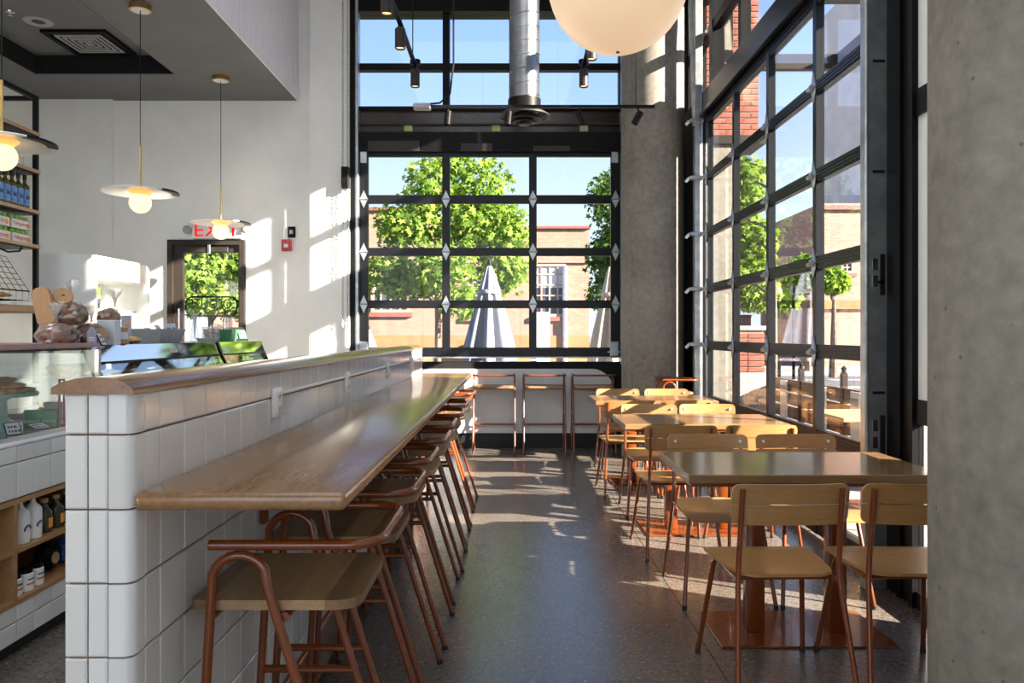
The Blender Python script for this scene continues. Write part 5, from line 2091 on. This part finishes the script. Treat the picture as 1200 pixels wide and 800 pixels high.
for k, (px, py, Yt_, r, n, sd, mt, lb) in enumerate(((910, 338, 30, 26, 1500, 21, 'leaf', 'round bright green tree across the street, seen through the street side door'),
                                                (947, 320, 29, 20, 1200, 22, 'leaf_dark', 'dark green tree across the street beside the rose brick building'),
                                                (895, 330, 35, 26, 1200, 23, 'leaf_dark', 'dark green tree far across the street behind the brighter one'),
                                                (976, 328, 24.5, 15, 800, 24, 'leaf', 'small green tree before the rose brick building'))):
    base = (P(px, 0, Yt_).x, Yt_)
    tree(lb, base, P(0, py, Yt_).z, clumps_px([(px, py, r, r * .95, 0), (px - r * .6, py + r * .4, r * .7, r * .6, .3), (px + r * .6, py + r * .3, r * .6, r * .6, .2)], Yt_, base), n, .22, mt, sd, .14, 'trees outside')


# ---- folded parasols
def parasol(label, base, mat, z_top, z_bot, r_bot, seed):
    t = thing('folded_parasol', label, 'parasol', (base[0], base[1], -.02))
    n = 64
    H = z_top - z_bot

    def ring_(mb, z, r, amp, sw=0.0):
        return [mb.bm.verts.new((r * (1 + amp * math.cos(8 * (2 * PI * k / n) + sw)) * math.cos(2 * PI * k / n), r * (1 + amp * math.cos(8 * (2 * PI * k / n) + sw)) * math.sin(2 * PI * k / n), z)) for k in range(n)]
    mb = MB()
    prof = [(z_top, .02, 0), (z_top - .04, .05, .05), (z_top - .22 * H, r_bot * .36, .18), (z_top - .27 * H, r_bot * .40, .22), (z_top - .29 * H, r_bot * .38, .22), (z_top - .6 * H, r_bot * .68, .26), (z_top - .85 * H, r_bot * .92, .24), (z_bot, r_bot, .22)]
    rs_ = [ring_(mb, z, r, a, .3 * i * .2) for i, (z, r, a) in enumerate(prof)]
    for A, Bq in zip(rs_, rs_[1:]):
        for k in range(n):
            mb.bm.faces.new((A[k], A[(k + 1) % n], Bq[(k + 1) % n], Bq[k]))
    mb.bm.faces.new(rs_[0])
    mb.bm.faces.new(rs_[-1][::-1])
    mb.build('canopy', M[mat], t, angle=80)
    MB().lathe([(0, z_top - .02), (.03, z_top - .02), (.035, z_top + .03), (.015, z_top + .09), (0, z_top + .09)], seg=12).build('finial', M['black'], t)
    mb = MB()
    strap = [mb for _ in ()]
    MB().lathe([(r_bot * .47, z_top - .28 * H - .03), (r_bot * .48, z_top - .28 * H), (r_bot * .46, z_top - .28 * H + .03)], seg=24).build('strap', M[mat], t)
    MB().cyl((0, 0, 0), (0, 0, z_top - .1), .024, 10).build('pole', M['grey_box'], t)
    MB().box(-.25, -.25, 0, .25, .25, .06, bevel=.01).build('base', M['grey_box'], t)


Yp = 11.6
parasol('folded grey canvas parasol standing outside the back glass door', (P(573.5, 0, Yp).x, Yp), 'canvas_grey', P(0, 309, Yp).z, P(0, 409, Yp).z - .15, 27 * Yp / F, 1)
Yp = 12.6
parasol('folded tan canvas parasol standing by the round corner column, outside', (P(716, 0, Yp).x, Yp), 'canvas_tan', P(0, 310, Yp).z, P(0, 409, Yp).z - .3, 24 * Yp / F, 2)
Yp = 14.0
parasol('folded pale parasol tip at the edge of the back glass door', (P(431, 0, Yp).x, Yp), 'canvas_grey', P(0, 384, Yp).z, P(0, 409, Yp).z - .8, 22 * Yp / F, 3)

# ---- brick pillar by the street side door, laid brick by brick
px_, py_, hw = 2.93, 9.75, .21
bp = thing('brick_pillar', 'low red brick pillar on a granite foot outside the street side door', 'pillar', (px_, py_, -.02))
B('granite_foot', M['granite'], bp, -hw - .02, -hw - .02, 0, hw + .02, hw + .02, .90)
B('core', M['mortar'], bp, -hw + .012, -hw + .012, .90, hw - .012, hw - .012, 1.42)
MB().box(-hw - .02, -hw - .02, 1.42, hw + .02, hw + .02, 1.48, bevel=.008).build('cap_stone', M['granite'], bp)
brick_me = MB().box(-.0975, -.048, -.0295, .0975, .048, .0295, bevel=.004).mesh('brick')
brick_me.materials.append(M['brick'])
z = .935
k = 0
while z < 1.42:
    # full bricks around the four faces, courses turned by a quarter each time
    for q in range(4):
        a = q * PI / 2 + (PI / 2 if k % 2 else 0)
        for (u, v) in ((-.106, -hw + .046), (.098, -hw + .046)):
            x_ = u * math.cos(a) - v * math.sin(a)
            y_ = u * math.sin(a) + v * math.cos(a)
            if y_ > .11 and abs(x_) < .05:
                continue
            o = link('brick', brick_me, bp, (x_, y_, z))
            o.rotation_euler = (0, 0, a + random.uniform(-.01, .01))
    z += .0705
    k += 1
    if z > 3.4:
        z += .0
# ---- patio fence of boards with posts and white boards
t = thing('patio_fence', 'brown board fence with posts along the patio outside the street side door', 'fence', (3.35, 0, -.02))
for y in (6.6, 7.75, 8.9, 10.0, 11.2, 12.4):
    p = MB().box(-.03, y - .03, 0, .03, y + .03, .98, bevel=.005).build('post', M['bronze'], t)
    MB().lathe([(0, .98), (.035, .985), (.02, 1.0), (.03, 1.03), (0, 1.06)], (0, y, 0), 10).build('post_cap', M['bronze'], t)
for a, b in ((6.6, 7.75), (7.75, 8.9), (8.9, 10.0), (10.0, 11.2), (11.2, 12.4)):
    for z in (.12, .28, .44, .60, .76):
        B('fence_board', M['fence_wood'], t, -.015, a + .03, z - .072, .015, b - .03, z + .072)
for k, y in enumerate((7.35, 8.15, 9.3)):
    t = thing('white_board', ('white board leaning on the patio fence, closest to the slotted door jamb', 'white board leaning on the patio fence, middle one', 'white board leaning on the patio fence, farthest along')[k], 'board', (3.30, y, -.02), 0, 'white boards on the patio fence')
    MB().box(-.02, -.10, .12, .0, .10, .82, bevel=.004).build('panel', M['white_plastic'], t)
    MB().box(-.024, -.08, .68, -.0195, .08, .76).build('print_band', M['grey_box'], t, smooth=False)
    for s in (-1, 1):
        B('foot', M['grey_box'], t, -.022, s * .08 - .012, 0, .0, s * .08 + .012, .12)
# ---- table and yellow chair added outside to stand in for glass reflections
t = thing('reflection_table', 'oak topped table standing in for a reflection in the street side door', 'table', (2.88, 6.05, -.02))
MB().box(-.42, -.35, .72, .42, .35, .75, bevel=.004).build('tabletop', M['table_edge'], t)
MB().cyl((0, 0, .02), (0, 0, .72), .04, 12).build('column', M['rust'], t)
MB().box(-.25, -.25, 0, .25, .25, .02, bevel=.004).build('base_plate', M['rust'], t)
t = thing('reflection_chair', 'yellow metal chair standing in for a reflection in the street side door', 'chair', (2.50, 5.38, -.02), .2)
MB().box(-.20, -.20, .43, .20, .20, .45, bevel=.008).build('seat', M['yellow'], t)
for sx in (-1, 1):
    for sy in (-1, 1):
        MB().cyl((sx * .17, sy * .17, .43), (sx * .21, sy * .21, 0), .013, 8).build('leg', M['yellow'], t)
pts = [(-.20, -.18, .44), (-.20, -.20, .70)] + [(.20 * -math.cos(a), -.20, .70 + .10 * math.sin(a)) for a in [PI * k / 10 for k in range(1, 10)]] + [(.20, -.20, .70), (.20, -.18, .44)]
MB().tube(pts, .013, 8).build('back_frame', M['yellow'], t)
for x in (-.10, 0, .10):
    MB().cyl((x, -.19, .44), (x, -.20, .785), .009, 8).build('spindle', M['yellow'], t)
# ---- street lamp
lp = P(912, 0, 26.0)
t = thing('street_lamp', 'slim dark street lamp before the trees across the street', 'street lamp', (lp.x, 26.0, -.10))
MB().tube([(0, 0, 0), (0, 0, 2.6)], [.09, .06], 10).build('post', M['black'], t)
MB().lathe([(0, 2.6), (.08, 2.6), (.13, 2.9), (.10, 3.0), (0, 3.1)], seg=14).build('lantern', M['grey_box'], t)
lp = P(930, 0, 25.0)
t = thing('sign_post', 'slim dark sign post across the street near the street lamp', 'post', (lp.x, 25.0, -.10))
MB().cyl((0, 0, 0), (0, 0, 3.1), .05, 8).build('post', M['black'], t)
MB().box(-.12, -.03, 2.75, .12, -.0, 3.05, bevel=.01).build('plate', M['grey_box'], t)
# ---- steel awning over the pavement
t = thing('steel_awning', 'dark steel awning frame over the pavement of the street side door', 'awning', (0, 0, 0))
for y in (4.6, 6.2, 7.8):
    B('beam', M['bronze'], t, XR + .30, y, 4.05, XR + 1.3, y + .08, 4.20)
B('edge_beam', M['bronze'], t, XR + 1.3, 4.4, 4.02, XR + 1.38, 8.1, 4.23)

# ---- corner pier of the building outside the street side door: concrete below, brick above
t = struct('wall_pier', 'concrete corner pier outside the street side door with brick above it')
B('pier', M['concrete'], t, XR + .16, YB + .02, -.02, 2.70, YB + .55, 3.62)
B('lintel', M['bronze'], t, XR + .12, YB - .02, 3.62, 3.02, YB + .58, 3.72)
B('core', M['mortar'], t, 2.165, YB + .02, 3.72, 2.932, YB + .50, 5.9)
z = 3.755
k = 0
while z < 5.85:
    xs_b = [(2.255 + .1965 * q, 1) for q in range(4)] if k % 2 == 0 else [(2.205, .49)] + [(2.353 + .1965 * q, 1) for q in range(3)] + [(2.896, .46)]
    for x_, sc_b in xs_b:
        o = link('brick', brick_me, t, (x_, YB + .058, z))
        o.scale.x = sc_b
    for q in range(2):
        o = link('brick', brick_me, t, (2.893, YB + .205 + .197 * q, z))
        o.rotation_euler = (0, 0, PI / 2)
    z += .0705
    k += 1
